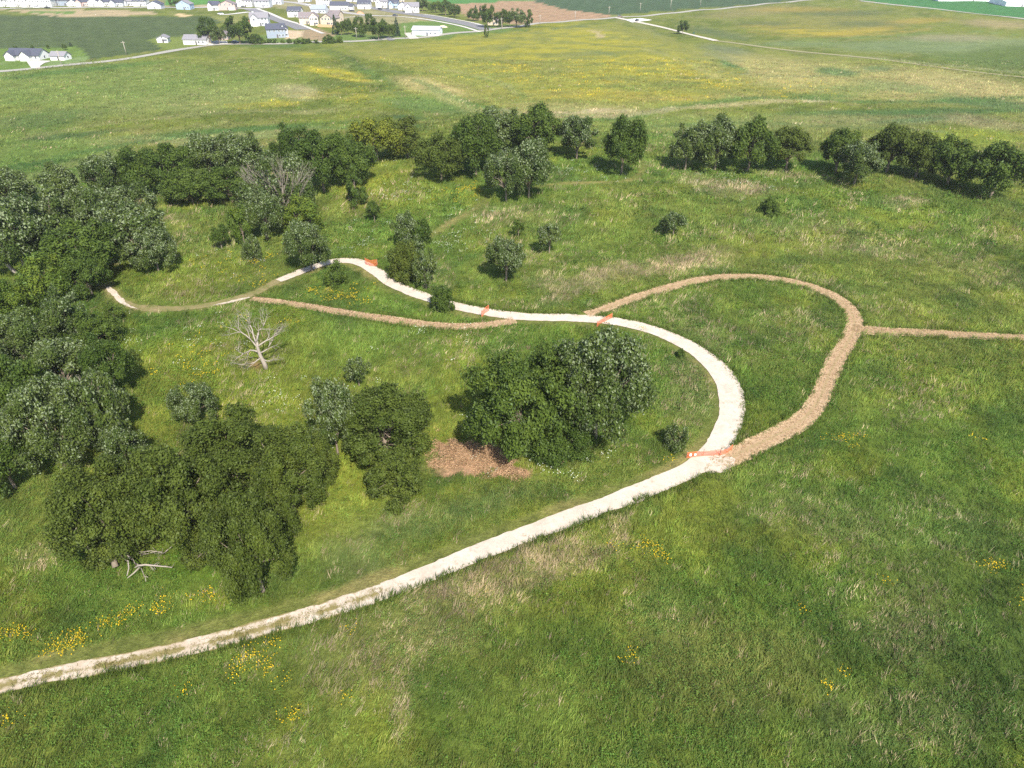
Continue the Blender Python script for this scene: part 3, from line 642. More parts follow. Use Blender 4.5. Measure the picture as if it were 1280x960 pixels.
G1 = 'trees along the ridge'; G2 = 'trees of the dense grove on the left'; G3 = 'trees inside the trail loop'
TREES = [
 (46, 208, 104, 262, 'silver', 'round', 'rounded grey-green oak standing apart at the left end of the ridge row', G1),
 (104, 196, 160, 252, 'silver', 'round', 'first oak of the back ridge row, pale crown beside the gap', G1),
 (140, 188, 202, 246, 'oak', 'round', 'second oak of the back ridge row with a dark flat crown', G1),
 (186, 183, 246, 244, 'oak', 'round', 'third oak of the back ridge row, behind the bare pink soil', G1),
 (228, 172, 290, 236, 'silver', 'round', 'fourth oak of the back ridge row with silvery top leaves', G1),
 (268, 166, 332, 226, 'silver', 'round', 'tall oak with silvery crown top at the right end of the back ridge row', G1),
 (205, 214, 268, 256, 'oak', 'round', 'low dark oak in front of the back ridge row on its left', G1),
 (255, 210, 318, 254, 'oak', 'round', 'low dark oak in front of the back ridge row on its right', G1),
 (130, 232, 195, 282, 'silver', 'round', 'greyish oak reaching down towards the clearing left of the ridge row', G1),
 (340, 160, 392, 214, 'oak', 'round', 'round dark oak behind the dead-topped tree', G1),
 (368, 168, 432, 240, 'oak', 'round', 'tall dark oak right of the dead-topped tree', G1),
 (408, 172, 470, 232, 'oak', 'wide', 'open oak with a visible trunk left of the yellow-green tree', G1),
 (438, 150, 502, 202, 'yellow', 'wide', 'yellow-green spreading oak with a bare lower trunk on the ridge', G1),
 (482, 150, 534, 196, 'olive', 'round', 'dull grey-green tree at the far side of the yellow-green oak', G1),
 (304, 240, 352, 300, 'silver', 'round', 'grey-green oak below the left side of the dead-topped tree', G1),
 (348, 247, 402, 292, 'bright', 'low', 'bright green bush in front of the dead-topped tree', G1),
 (286, 260, 316, 304, 'bright', 'round', 'slim bright green tree left of the round tree on the trail bend', None),
 (428, 208, 458, 256, 'oak', 'cone', 'dark cone-shaped tree at the edge of the flower meadow', None),
 (262, 282, 286, 312, 'oak', 'sapling', 'small sapling alone in the clearing of the upper left', None),
 (302, 296, 326, 326, 'silver', 'low', 'small round grey-green bush left of the trailside oak', None),
 (358, 280, 412, 340, 'silver', 'round', 'round oak standing over the gravel trail at its upper left bend', None),
 (404, 326, 434, 358, 'oak', 'low', 'round dark bush just below the upper bend of the gravel trail', None),
 (457, 253, 477, 278, 'oak', 'sapling', 'tiny sapling alone in the flower meadow above the bushes', None),
 (490, 268, 522, 308, 'silver', 'sapling', 'pale sapling above the big bush by the gravel trail', None),
 (512, 276, 538, 306, 'oak', 'low', 'small dark bush at the right of the pale sapling', None),
 (500, 296, 532, 330, 'silver', 'round', 'pale sapling rising out of the top of the trailside thicket', None),
 (484, 302, 528, 350, 'olive', 'low', 'broad olive bush of the thicket right of the gravel trail', None),
 (516, 314, 546, 362, 'silver', 'round', 'upright pale tree at the right end of the trailside thicket', None),
 (538, 356, 568, 389, 'oak', 'low', 'dark bush leaning over the gravel trail and hiding a piece of it', None),
 (609, 300, 656, 354, 'silver', 'sapling', 'single young oak with a bare pale trunk above the middle of the trail', None),
 (671, 281, 703, 318, 'silver', 'sapling', 'smaller young oak with a thin trunk uphill of the single young oak', None),
 (640, 276, 656, 298, 'oak', 'sapling', 'tiny dark sapling between the two young oaks', None),
 (826, 266, 860, 296, 'silver', 'sapling', 'thin sparse young tree alone on the right meadow slope', None),
 (948, 247, 978, 268, 'oak', 'low', 'flat dark shrub in the right meadow below the tree row', None),
 (520, 172, 580, 226, 'olive', 'round', 'olive tree at the left flank of the middle ridge clump', G1),
 (560, 148, 628, 218, 'oak', 'round', 'big dark oak in the left half of the middle ridge clump', G1),
 (592, 136, 656, 192, 'silver', 'round', 'tallest oak at the back of the middle ridge clump', G1),
 (638, 136, 704, 196, 'oak', 'round', 'broad oak at the right back of the middle ridge clump', G1),
 (694, 148, 750, 198, 'silver', 'round', 'grey-green oak at the right end of the middle ridge clump', G1),
 (606, 192, 658, 252, 'silver', 'round', 'round oak on the near left of the middle ridge clump', G1),
 (634, 180, 690, 248, 'silver', 'round', 'round oak on the near right of the middle ridge clump', G1),
 (752, 150, 808, 218, 'oak', 'round', 'single tall oak beside the short bare footpath on the ridge', G1),
 (836, 156, 884, 212, 'silver', 'round', 'leftmost oak of the right ridge row', G1),
 (868, 150, 928, 212, 'silver', 'round', 'second oak of the right ridge row', G1),
 (908, 152, 972, 214, 'oak', 'wide', 'third oak of the right ridge row with trunks showing', G1),
 (958, 162, 1018, 212, 'olive', 'round', 'fourth oak of the right ridge row, beside the gap', G1),
 (1024, 164, 1078, 216, 'oak', 'round', 'dark oak just right of the gap in the ridge row', G1),
 (1046, 180, 1102, 232, 'silver', 'round', 'silvery round oak in front of the row right of the gap', G1),
 (1084, 160, 1148, 216, 'olive', 'wide', 'open olive oak behind the silvery round oak', G1),
 (1124, 172, 1180, 222, 'olive', 'wide', 'thin-trunked olive oak between the open olive oak and the leaning one', G1),
 (1158, 178, 1228, 232, 'oak', 'wide', 'leaning oak with bare trunk second from the right frame edge', G1),
 (1208, 184, 1290, 248, 'oak', 'wide', 'oak cut by the right frame edge', G1),
 # dense grove
 (-30, 252, 60, 342, 'silver', 'round', 'large silvery oak at the left frame edge above the bare leaning trunk', G2),
 (20, 244, 100, 322, 'silver', 'round', 'silvery oak in the back of the left grove', G2),
 (80, 236, 152, 306, 'silver', 'round', 'silvery oak at the back right of the left grove', G2),
 (110, 256, 204, 330, 'silver', 'round', 'wide silvery oak on the right flank of the left grove', G2),
 (60, 280, 150, 356, 'oak', 'round', 'dark green oak in the middle of the left grove', G2),
 (20, 318, 92, 384, 'bright', 'round', 'bright green tree at the front of the left grove', G2),
 (78, 318, 136, 372, 'oak', 'round', 'dark tree at the left end of the mown path', G2),
 (164, 288, 218, 342, 'silver', 'round', 'small free-standing oak beside the right edge of the left grove', None),
 (-30, 212, 40, 262, 'silver', 'round', 'oak at the left frame edge behind the left grove', G2),
 # lower left mass
 (-30, 386, 66, 456, 'silver', 'low', 'pale bushy tree at the left frame edge below the left grove', G2),
 (48, 366, 112, 432, 'silver', 'low', 'pale grey bush below the left end of the mown path', G2),
 (90, 390, 148, 436, 'oak', 'low', 'dark bush below the left end of the mown path', G2),
 (104, 424, 164, 500, 'oak', 'round', 'dark tree on the right flank of the lower left mass', G2),
 (36, 424, 116, 500, 'silver', 'round', 'pale oak at the top of the lower left mass', G2),
 (-36, 446, 52, 540, 'oak', 'round', 'dark tree at the left frame edge in the lower left mass', G2),
 (12, 478, 112, 596, 'silver', 'round', 'large silvery oak in the middle of the lower left mass', G2),
 (78, 470, 160, 566, 'silver', 'wide', 'broken silvery oak with bare limbs on the right of the lower left mass', G2),
 (-40, 530, 42, 620, 'oak', 'round', 'dark tree at the left frame edge at the bottom of the lower left mass', G2),
 (120, 528, 182, 584, 'silver', 'low', 'small silvery bush at the lower right of the lower left mass', None),
 (214, 480, 268, 534, 'silver', 'round', 'single grey-green shrub above the dark spreading clump', None),
 (68, 584, 190, 706, 'olive', 'round', 'spreading dark tree left of the dark clump, above the fallen branch', G3),
 (158, 556, 282, 690, 'olive', 'round', 'spreading dark tree in the middle of the dark clump', G3),
 (226, 514, 352, 626, 'olive', 'round', 'spreading dark tree at the top of the dark clump', G3),
 (308, 540, 408, 652, 'olive', 'round', 'spreading dark tree at the right of the dark clump', G3),
 (262, 620, 364, 752, 'olive', 'round', 'dark drooping tree at the bottom of the dark clump, nearest the trail', G3),
 (180, 570, 250, 640, 'olive', 'low', 'low dark tree filling the upper left hollow of the dark clump', G3),
 (300, 590, 372, 680, 'olive', 'low', 'low dark tree filling the right hollow of the dark clump', G3),
 (372, 540, 426, 600, 'olive', 'low', 'low dark bush joining the dark clump to the silvery oak', G3),
 (226, 640, 300, 704, 'olive', 'low', 'low dark tree between the fallen branch and the drooping tree', G3),
 (-20, 352, 44, 398, 'bright', 'low', 'bright green bush at the left frame edge between grove and lower left mass', G2),
 (128, 380, 156, 402, 'oak', 'low', 'small dark bush beside the left end of the mown path, on its near side', None),
 (40, 404, 84, 440, 'oak', 'low', 'dark bush between the two pale bushes below the left grove', G2),
 (150, 438, 176, 458, 'olive', 'low', 'small olive bush right of the dark tree of the lower left mass', None),
 (98, 640, 180, 704, 'olive', 'low', 'low dark tree hanging over the fallen branch', G3),
 (386, 480, 444, 572, 'silver', 'round', 'upright silvery oak left of the olive tree', G3),
 (418, 482, 542, 586, 'olive', 'round', 'wide olive tree left of the brown mulch patch', G3),
 (452, 556, 534, 626, 'olive', 'low', 'low olive bush spreading below the wide olive tree', G3),
 (430, 448, 464, 486, 'silver', 'sapling', 'pale sapling above the silvery oak', None),
 (584, 436, 722, 576, 'oak', 'round', 'big dense dark oak, left of the central pair', G3),
 (682, 414, 814, 560, 'silver', 'round', 'big silver-edged oak, right of the central pair', G3),
 (640, 500, 742, 574, 'oak', 'low', 'low dark skirt tree in front of the central pair', G3),
 (830, 532, 862, 562, 'silver', 'low', 'small grey shrub inside the right bend of the gravel trail', None),
 (845, 435, 858, 447, 'oak', 'low', 'tiny dark shrub inside the top of the gravel bend', None),
]
FAR_G = 'trees by the far houses'
FARTREES = [
 (246, 24, 274, 53, 'oak', 'round', 'big dark tree right of the long white outbuilding'),
 (262, 34, 282, 54, 'silver', 'round', 'lower grey-green tree between the outbuilding and the brown cottage'),
 (280, 24, 314, 53, 'oak', 'round', 'big dark tree behind the parked dark car'),
 (310, 43, 330, 54, 'oak', 'low', 'dark shrub on the roadside left of the blue-grey house'),
 (240, 46, 252, 54, 'oak', 'low', 'shrub left of the long white outbuilding'),
 (402, 44, 420, 53, 'oak', 'low', 'shrub on the lawn left of the tree screen'),
 (418, 46, 430, 53, 'bright', 'low', 'small shrub below the tree screen'),
 (414, 21, 423, 42, 'spruce', 'cone', 'narrow spruce at the left end of the tree screen'),
 (420, 28, 432, 43, 'oak', 'round', 'small tree next to the narrow spruce'),
 (428, 25, 442, 42, 'oak', 'round', 'second round tree of the roadside tree screen'),
 (439, 23, 458, 45, 'oak', 'round', 'broad tree in the middle of the roadside tree screen'),
 (456, 19, 468, 38, 'oak', 'column', 'tall narrow tree of the roadside tree screen'),
 (460, 26, 484, 48, 'oak', 'round', 'widest dark tree of the roadside tree screen'),
 (476, 30, 495, 46, 'oak', 'round', 'right round tree of the roadside tree screen'),
 (491, 24, 500, 44, 'spruce', 'cone', 'blue-grey spruce at the right end of the tree screen'),
 (518, 0, 537, 13, 'oak', 'round', 'dark tree right of the last white house'),
 (535, 3, 553, 15, 'bright', 'round', 'bright tree beside the upper street'),
 (547, 2, 566, 18, 'oak', 'round', 'large tree by the upper street before the ploughed field'),
 (560, 7, 576, 21, 'oak', 'round', 'tree at the lower end of the upper street row'),
 (583, 12, 600, 25, 'oak', 'round', 'tree at the left of the grove by the junction'),
 (591, 8, 598, 22, 'spruce', 'cone', 'left spruce of the grove by the junction'),
 (597, 9, 604, 22, 'spruce', 'cone', 'right spruce of the grove by the junction'),
 (599, 9, 619, 33, 'oak', 'round', 'big tree above the street junction'),
 (618, 14, 638, 33, 'oak', 'round', 'tree right of the small hidden cottage'),
 (634, 13, 657, 33, 'silver', 'round', 'pale broad tree by the ploughed field'),
 (655, 14, 666, 33, 'oak', 'column', 'dark narrow tree at the ploughed field corner'),
 (605, 32, 611, 46, 'oak', 'column', 'small lone narrow tree on the near side of the road junction'),
 (847, 27, 861, 42, 'oak', 'round', 'lone round tree beside the gravel road'),
 (211, -1, 228, 7, 'oak', 'round', 'tree on the edge of the bright green field left of the blue house'),
 (38, 57, 43, 63, 'oak', 'round', 'small tree behind the white ranch house roof'),
 (57, 56, 62, 61, 'oak', 'round', 'small tree on the corn edge right of the ranch house'),
 (77, 55, 83, 62, 'oak', 'round', 'small tree on the corn edge behind the small garage'),
 (86, 53, 90, 58, 'spruce', 'cone', 'tiny conifer at the lawn corner'),
 (17, 58, 23, 66, 'oak', 'round', 'small tree behind the left part of the ranch house'),
]
for r in TREES:
    x0, y0, x1, y1, k, sh, lb, gr = r
    nm = 'oak_tree' if 'oak' in lb.split(' ')[0:6] else None
    tree(x0, y0, x1, y1, k, sh, lb, nm, None, gr)
for r in FARTREES:
    x0, y0, x1, y1, k, sh, lb = r
    tree(x0, y0, x1, y1, k, sh, lb, 'shrub' if sh == 'low' else None, None, FAR_G, tier=1 if x1-x0 > 12 else 0)

for i in range(11):
    x = 324+i*8.5+random.uniform(-1.5, 1.5); hh_ = random.uniform(3.2, 5)
    tree(x, 53.2-hh_, x+random.uniform(7, 11), 53.8, 'oak' if i % 3 else 'bright', 'low', 'low shrub in the roadside row between the slate-blue house and the tree screen', 'shrub', None, 'shrubs along the road below the slate-blue house', tier=0)

# ------------------------------------------------------------------ dead wood
def grow(mb, p, d, L, r, depth, rng, up=.1, spread=.75, bend=.28):
    p = Vector(p); d = Vector(d).normalized(); path = [p.copy()]; rad = [r]; n = 4
    for i in range(n):
        d = (d+Vector((rng.uniform(-bend, bend), rng.uniform(-bend, bend), rng.uniform(-bend, bend)+up*.3))).normalized()
        p = p+d*L/n; path.append(p.copy()); rad.append(r*(1-.5*(i+1)/n))
        if depth > 0 and i >= 1 and rng.random() < .8:
            sd = (d+Vector((rng.uniform(-spread, spread), rng.uniform(-spread, spread), rng.uniform(-spread*.6, spread)))).normalized()
            grow(mb, p, sd, L*.55, rad[-1]*.6, depth-1, rng, up, spread, bend)
    mb.tube(path, rad, 5 if r > .04 else 4)
    if depth > 0:
        for _ in range(2):
            sd = (d+Vector((rng.uniform(-spread, spread), rng.uniform(-spread, spread), rng.uniform(-.2, spread)))).normalized()
            grow(mb, p, sd, L*.6, rad[-1]*.8, depth-1, rng, up, spread, bend)
g = at(333, 461); rng = random.Random(3)
e = empty('dead_tree', (g[0], g[1], g[2])); tag(e, 'bare grey dead tree with spreading crooked limbs alone in the meadow', 'dead tree')
mb = MB(); mb.tube([(0, 0, -.2), (-.15, .05, .9), (-.45, .1, 2.0), (-.6, .2, 3.2), (-.55, .3, 4.2)], [.36, .29, .24, .2, .15], 9)
mb.build('trunk', DEADWOOD, e, True)
for i, (dx, dy, dz, L, r, z0) in enumerate([(-1, .35, .25, 3.6, .13, 2.6), (-1, .9, .75, 3.8, .14, 3.3), (-.35, .7, 1.1, 3.4, .13, 3.9), (.25, .6, 1.1, 3.2, .12, 4.1), (.9, .7, .7, 3.4, .13, 3.4), (1, .2, .25, 3.0, .11, 2.4), (-.9, -.2, .0, 2.6, .10, 1.7), (.8, -.3, -.05, 2.0, .09, 1.5), (-.2, 1, .5, 2.8, .1, 3.6)]):
    mb = MB(); f = z0/4.2; grow(mb, (-.15-.45*min(1, z0/3.), .2*f, z0), (dx, dy, dz), L*.78, r*1.05, 3, rng, .1, .8, .36)
    mb.build('branch', DEADWOOD, e, True)
# dead-topped oak on the ridge: a fan of bare limbs in a thin ring of leaves
e, w_, h_ = tree(300, 196, 396, 272, 'silver', 'low', 'big oak with a dead top, a fan of bare grey limbs in thin silvery leaves', 'dead_topped_tree', 'tree', G1, tier=3)
e.rotation_euler.z = 0
DULLWOOD = simple('weathered_limbs', (.23, .20, .16), .9, .25, 3.0)
for ch in list(e.children):
    if not ch.name.startswith('crown'): continue
    src = ch.data; n = len(src.vertices); co = np.empty(n*3, np.float32); src.vertices.foreach_get('co', co); co = co.reshape(-1, 4, 3)
    tn = np.empty(n, np.float32); src.attributes['tint'].data.foreach_get('value', tn); tn = tn.reshape(-1, 4)
    m_ = co.mean(1); hide = (m_[:, 1] < .25) & (m_[:, 2] > .35) & (m_[:, 2] < 1.22-.3*m_[:, 0]**2) & (np.abs(m_[:, 0]) < .1+.5*m_[:, 2])
    hide &= np.random.default_rng(4).random(len(m_)) < .75
    co = co[~hide]; tn = tn[~hide]; co[:, :, 2] *= .98
    ch.data = np_mesh('crown', co.reshape(-1, 3), np.arange(len(co)*4).reshape(-1, 4), LEAF['silver'], tint=tn.ravel())
sx = e.scale
rng = random.Random(12)
for i in range(13):
    mb = MB(); a = pi*(.10+.80*i/12)
    grow(mb, (.1, -.25, .15), (cos(a)*.9, -.15+rng.uniform(-.15, .25), .4+sin(a)*.8), .72+.06*rng.random(), .020, 2, rng, .12, .4, .14)
    for k, v_ in enumerate(mb.v): mb.v[k] = (v_[0], v_[1], v_[2]*.92)
    mb.build('branch', DULLWOOD, e, True)
# bare leaning trunk at the left
g = at(26, 346); e = empty('dead_tree', tuple(g)); tag(e, 'bare leaning pale trunk under the silvery oak at the left frame edge', 'dead tree')
mb = MB(); mb.tube([(0, 0, 0), (-.8, -.2, 1.5), (-1.5, -.3, 3.0), (-1.8, -.3, 4.0)], [.36, .3, .25, .15], 8); mb.build('trunk', DEADWOOD, e, True)
for q in range(3):
    mb = MB(); grow(mb, (-1.5, -.3, 3.0), (-1+.4*q, .2, .6), 2.2, .12, 2, rng); mb.build('branch', DEADWOOD, e, True)
# fallen branch
g = at(168, 712); z = g[2]; e = empty('fallen_branch', tuple(g)); tag(e, 'pale fallen tree limb lying forked in the grass below the dark clump', 'branch')
S = FPX/float(project(*g)[2])
def fp(u, v, h): q = at(u, v); return (q[0]-g[0], q[1]-g[1], q[2]-g[2]+h+.45)
mb = MB(); mb.tube([fp(156, 697, 1.1), fp(162, 703, 1.0), fp(168, 708, .8), fp(176, 716, .5), fp(172, 718, .45)], [.13, .16, .15, .15, .05], 7)
mb.tube([fp(146, 701, .9), fp(150, 700, 1.0), fp(157, 706, .7), fp(164, 711, .55), fp(165, 719, .5), fp(162, 727, .35)], [.05, .09, .08, .08, .06, .03], 6)
mb.tube([fp(175, 716, .5), fp(186, 715.5, .6), fp(200, 716, .5), fp(218, 717, .4), fp(222, 712, .5)], [.12, .09, .07, .04, .02], 6)
mb.tube([fp(178, 718, .5), fp(170, 724, .35), fp(162, 729, .25)], [.09, .06, .03], 6)
mb.tube([fp(180, 719, .5), fp(184, 727, .3), fp(188, 728, .25)], [.06, .05, .02], 5); mb.tube([fp(184, 726, .3), fp(185, 733, .2)], [.04, .02], 5)
for q in range(9):
    u = 190+rng.random()*25; mb.tube([fp(u, 716, .5), fp(u+rng.uniform(2, 8), 716+rng.uniform(-6, 6), .5)], [.035, .012], 4)
mb.build('branch', DEADWOOD, e, True)
mb = MB(); mb.tube([fp(146, 712, -.1), fp(145, 706, .6), fp(143, 703, 1.0)], [.28, .26, .2], 8); mb.tube([fp(143, 703, .9), fp(141, 699, 1.3)], [.1, .03], 5)
mb.build('stump', BARK, e, True)
for (u, v, lb) in ((206, 692, 'small pale dead stick poking out under the dark clump'), (60+115*.28, 450+765*.28, 'pale dead limb showing in the crown of the left spreading tree'), (95, 648, 'pale dead twigs on the left edge of the left spreading tree'), (222, 600, 'bare grey limbs showing through the middle of the dark clump'), (112, 492, 'snapped pale limb inside the broken silvery oak')):
    hgt = 0 if v > 690 else 4.5
    q = at(u, v, hgt); mb = MB()
    for k in range(4): grow(mb, (0, 0, 0), (rng.uniform(-1, 1), rng.uniform(-1, .3), rng.uniform(.2, .6)), 1.6, .06, 1, rng)
    if hgt: mb.tube([(0, 0, 0), (.3, .8, -hgt)], [.09, .14], 6)
    o = mb.build('dead_limb', DEADWOOD, None, True); o.location = (q[0], q[1], q[2]+hgt+.1); tag(o, lb, 'branch')

# ------------------------------------------------------------------ meadow plants
def sample(y0, y1, dens, seed):
    rng = np.random.default_rng(seed)
    n = int((y1-y0)*(2*(32+.70*(y0+y1)/2))*dens)
    y = y0+(y1-y0)*rng.random(n); x = (rng.random(n)*2-1)*(32+.70*y); return x, y, rng
BV, BC = [], []; QV, QC = [], []
WIND = np.array([.75, .55])
def add_blades(y0, y1, dens, nb, width, height, spread, seed):
    x, y, rng = sample(y0, y1, dens, seed); cv = cover(x, y)
    keep = ~cv['trail'] & ~(cv['crop'] & (y > 250)) & (cv['bare'] < .5+.4*rng.random(len(x)))
    x = x[keep]; y = y[keep]; c = cv['c'][keep]; hf = cv['h'][keep]; st = cv['straw'][keep]; yl = cv['yel'][keep]; br = cv['bare'][keep]
    n = len(x); isst = rng.random(n) < st
    va = np.where(y > 215, .35, .55)[:, None]; cc = c*(1.08-va/2+va*rng.random(n)[:, None])*1.08
    hue = rng.random(n)[:, None]; cc = cc*(1+(hue-.5)*np.array([.4, .05, .3]))
    cc = np.where(isst[:, None], (np.array(STRAW)*.9+c*.12)*(.65+.55*rng.random(n)[:, None]), cc)
    isy = rng.random(n) < yl*.6
    cc = np.where(isy[:, None], np.array((.46, .36, .03))*(.6+.5*rng.random(n)[:, None]), cc)
    isb = br > .3; cc = np.where(isb[:, None], np.array((.36, .23, .14))*(.5+.8*rng.random(n)[:, None]), cc)
    lump = fbm(x*.42, y*.42, 41, 3); hgt = height*hf*(.55+.8*rng.random(n))*np.where(isst, 1.05, 1)*(.45+1.1*lump); cc = cc*(.80+.46*sstep(.32, .68, fbm(x*.22, y*.22, 43, 3)))[:, None]*(.84+.32*sstep(.35, .65, vn(x*.8, y*.8, 47)))[:, None]*(1+(fbm(x*.07, y*.07, 49, 3)[:, None]-.5)*np.array([.45, .22, .35]))
    lean0 = WIND[None, :]*(.35+.35*fbm(x*.05, y*.05, 21)[:, None])+rng.normal(size=(n, 2))*.34
    k = np.repeat(np.arange(n), nb); m = len(k)
    px = x[k]+rng.normal(size=m)*spread; py = y[k]+rng.normal(size=m)*spread
    hh = hgt[k]*(.7+.6*rng.random(m)); ln = (lean0[k]+rng.normal(size=(m, 2))*.28)*hh[:, None]
    th = rng.random(m)*pi; wx = np.cos(th)*width*.5; wy = np.sin(th)*width*.5*(.6)
    wsc = (.7+.6*rng.random(m)); wx *= wsc; wy *= wsc
    z = H(px, py)-.03
    V = np.empty((m, 3, 3)); V[:, 0] = np.stack([px-wx, py-wy, z], 1); V[:, 1] = np.stack([px+wx, py+wy, z], 1)
    V[:, 2] = np.stack([px+ln[:, 0], py+ln[:, 1], z+hh], 1)
    C3 = cc[k]*(.85+.3*rng.random(m)[:, None])
    BV.append(V.reshape(-1, 3)); BC.append(np.repeat(C3, 3, 0))
def add_forbs(y0, y1, dens, nb, size, height, spread, seed, thr=.42):
    x, y, rng = sample(y0, y1, dens, seed); cv = cover(x, y)
    pr = sstep(thr, thr+.2, fbm(x*.10, y*.10, 31))*.9+.12
    keep = ~cv['trail'] & ~cv['crop'] & (cv['bare'] < .35) & (rng.random(len(x)) < pr) & (cv['mown'] < .4) & (rng.random(len(x)) > cv['straw'])
    x = x[keep]; y = y[keep]; c = cv['c'][keep]; hf = cv['h'][keep]; n = len(x)
    cc = c*(.6+.75*rng.random(n)[:, None])*np.array([.85, 1.1, .9]); hgt = height*hf*(.5+.9*rng.random(n))
    k = np.repeat(np.arange(n), nb); m = len(k)
    dx = rng.normal(size=m)*spread; dy = rng.normal(size=m)*spread; r2 = (dx*dx+dy*dy)/spread**2
    px = x[k]+dx; py = y[k]+dy; pz = H(px, py)+hgt[k]*np.exp(-r2*.5)*(.6+.5*rng.random(m))
    nn = rng.normal(size=(m, 3))*.5+np.stack([dx/spread*.5, dy/spread*.5, np.ones(m)], 1)
    V = leaves(np.stack([px, py, pz], 1), nn, size, rng)
    QV.append(V.reshape(-1, 3)); QC.append(np.repeat(cc[k]*(.8+.4*rng.random(m)[:, None]), 4, 0))
add_blades(14, 70, 10, 7, .065, .40, .20, 101)
add_blades(70, 125, 5, 6, .09, .52, .26, 102)
add_blades(125, 215, 1.7, 5, .16, .66, .40, 103)
add_blades(215, 420, .28, 5, .40, 1.0, .8, 104)
add_forbs(14, 70, 4.2, 16, .062, .42, .24, 111, .36)
add_forbs(70, 125, 2.2, 14, .085, .50, .30, 112, .36)
add_forbs(125, 215, .6, 12, .16, .7, .5, 113)
def edge_tufts(key, hw, sides, per_m, seed, hgt=.75, short=False):
    rng = np.random.default_rng(seed); P = TR[key]; L = len(P)*.6; n = int(L*per_m); f = rng.random(n); nP = len(P)
    if short: f = .19*f**1.25
    j = np.minimum((f*(nP-1)).astype(int), nP-2); tg = np.gradient(P, axis=0); tg /= np.linalg.norm(tg, axis=1)[:, None]
    hwv = np.interp(f, np.linspace(0, 1, len(hw)), hw); sd = rng.choice(sides, n)
    jag = (vn(j*.35, j*0.+seed, 61)-.5)*.5
    off = (hwv+.08+jag+np.abs(rng.normal(size=n))*.28)*sd if not short else rng.normal(size=n)*.3
    x = P[j, 0]-tg[j, 1]*off+rng.normal(size=n)*.2; y = P[j, 1]+tg[j, 0]*off+rng.normal(size=n)*.2
    ok = np.ones(n, bool)
    for k2, h2 in (('white', 1.35), ('loop', 1.35), ('east', 1.15), ('lower', 1.05)):
        if k2 != key: ok &= dist_poly(x, y, TR[k2])[0] > h2
    x = x[ok]; y = y[ok]; j = j[ok]; n = int(ok.sum())
    cl = np.repeat(np.arange(n), 6); m = len(cl); px = x[cl]+rng.normal(size=m)*.10; py = y[cl]+rng.normal(size=m)*.10
    base = np.array((.16, .15, .05)) if short else np.array((.095, .135, .024))
    c = base*(.6+.8*rng.random(n))[:, None]; hh = hgt*(.35+.9*vn(j*.5, j*0., 66))[cl]*(.6+.6*rng.random(m)); w = .035 if not short else .03
    th = rng.random(m)*pi; ln = (WIND*.3+rng.normal(size=(m, 2))*.35)*hh[:, None]; z = H(px, py)+(.06 if short else -.02)
    V = np.empty((m, 3, 3)); V[:, 0] = np.stack([px-np.cos(th)*w, py-np.sin(th)*w, z], 1); V[:, 1] = np.stack([px+np.cos(th)*w, py+np.sin(th)*w, z], 1)
    V[:, 2] = np.stack([px+ln[:, 0], py+ln[:, 1], z+hh], 1)
    BV.append(V.reshape(-1, 3)); BC.append(np.repeat(c[cl]*(.8+.4*rng.random(m))[:, None], 3, 0))
edge_tufts('white', [.72, .78, .85, .95, 1.1, 1.15, 1.2, 1.5, 1.65, 1.4, 1.15, 1.1, 1.05, 1.1, 1.15, 1.1, .9], [-1], 14, 71, .72)
edge_tufts('loop', [.8, 1.15, 1.2, 1.2, 1.28, 1.25, 1.45], [-1, 1], 20, 72, .6)
edge_tufts('east', [1.7, 1.15, 1.1, 1.1], [-1, 1], 16, 73, .6); edge_tufts('lower', [.8, .95, 1.0, 1.05, 1.0, .9], [-1, 1], 16, 74, .6)
edge_tufts('white', [1], [1], 4.5, 75, .12, True)
V = np.concatenate(BV); me = np_mesh('meadow_grass', V, np.arange(len(V)).reshape(-1, 3), MAT_GRASS, np.concatenate(BC))
tag(link('meadow_grass', me), 'tall green and straw coloured prairie grass covering the meadow', 'grass', kind='stuff')
V = np.concatenate(QV); me = np_mesh('meadow_herbs', V, np.arange(len(V)).reshape(-1, 4), MAT_GRASS, np.concatenate(QC))
tag(link('meadow_herbs', me), 'leafy green weeds growing among the prairie grass', 'ground cover', kind='stuff')
# tall grass edge along the south side of the trails is part of the same cover (denser there)
def litter(key, hw, n, seed, colr):
    rng = np.random.default_rng(seed); P = TR[key]; j = rng.integers(0, len(P)-1, n)
    tg = np.gradient(P, axis=0); tg /= np.linalg.norm(tg, axis=1)[:, None]; q = (rng.random(n)*2-1); q = np.sign(q)*np.abs(q)**.6
    x = P[j, 0]-tg[j, 1]*q*hw+rng.normal(size=n)*.15; y = P[j, 1]+tg[j, 0]*q*hw+rng.normal(size=n)*.15
    th = np.arctan2(tg[j, 1], tg[j, 0])+rng.normal(size=n)*.7; L = .18+.3*rng.random(n); w = .035
    z = H(x, y)+.09
    V = np.empty((n, 3, 3)); V[:, 0] = np.stack([x-np.sin(th)*w, y+np.cos(th)*w, z], 1); V[:, 1] = np.stack([x+np.sin(th)*w, y-np.cos(th)*w, z], 1); V[:, 2] = np.stack([x+np.cos(th)*L, y+np.sin(th)*L, z+.01+.05*rng.random(n)], 1)
    return V.reshape(-1, 3), np.repeat(np.array(colr)*(.7+.5*rng.random(n))[:, None], 3, 0)
LT = [litter('loop', 1.3, 6500, 301, (.42, .30, .17)), litter('east', 1.05, 3200, 302, (.42, .30, .17)), litter('lower', .95, 2600, 303, (.40, .27, .17))]
V = np.concatenate([a[0] for a in LT]); me = np_mesh('cut_straw', V, np.arange(len(V)).reshape(-1, 3), MAT_GRASS, np.concatenate([a[1] for a in LT]))
tag(link('cut_straw', me), 'loose cut straw lying on the tan paths', 'straw', kind='stuff')
rng = np.random.default_rng(77); n = 9000
V = np.empty((n, 3, 3)); uu = []; 
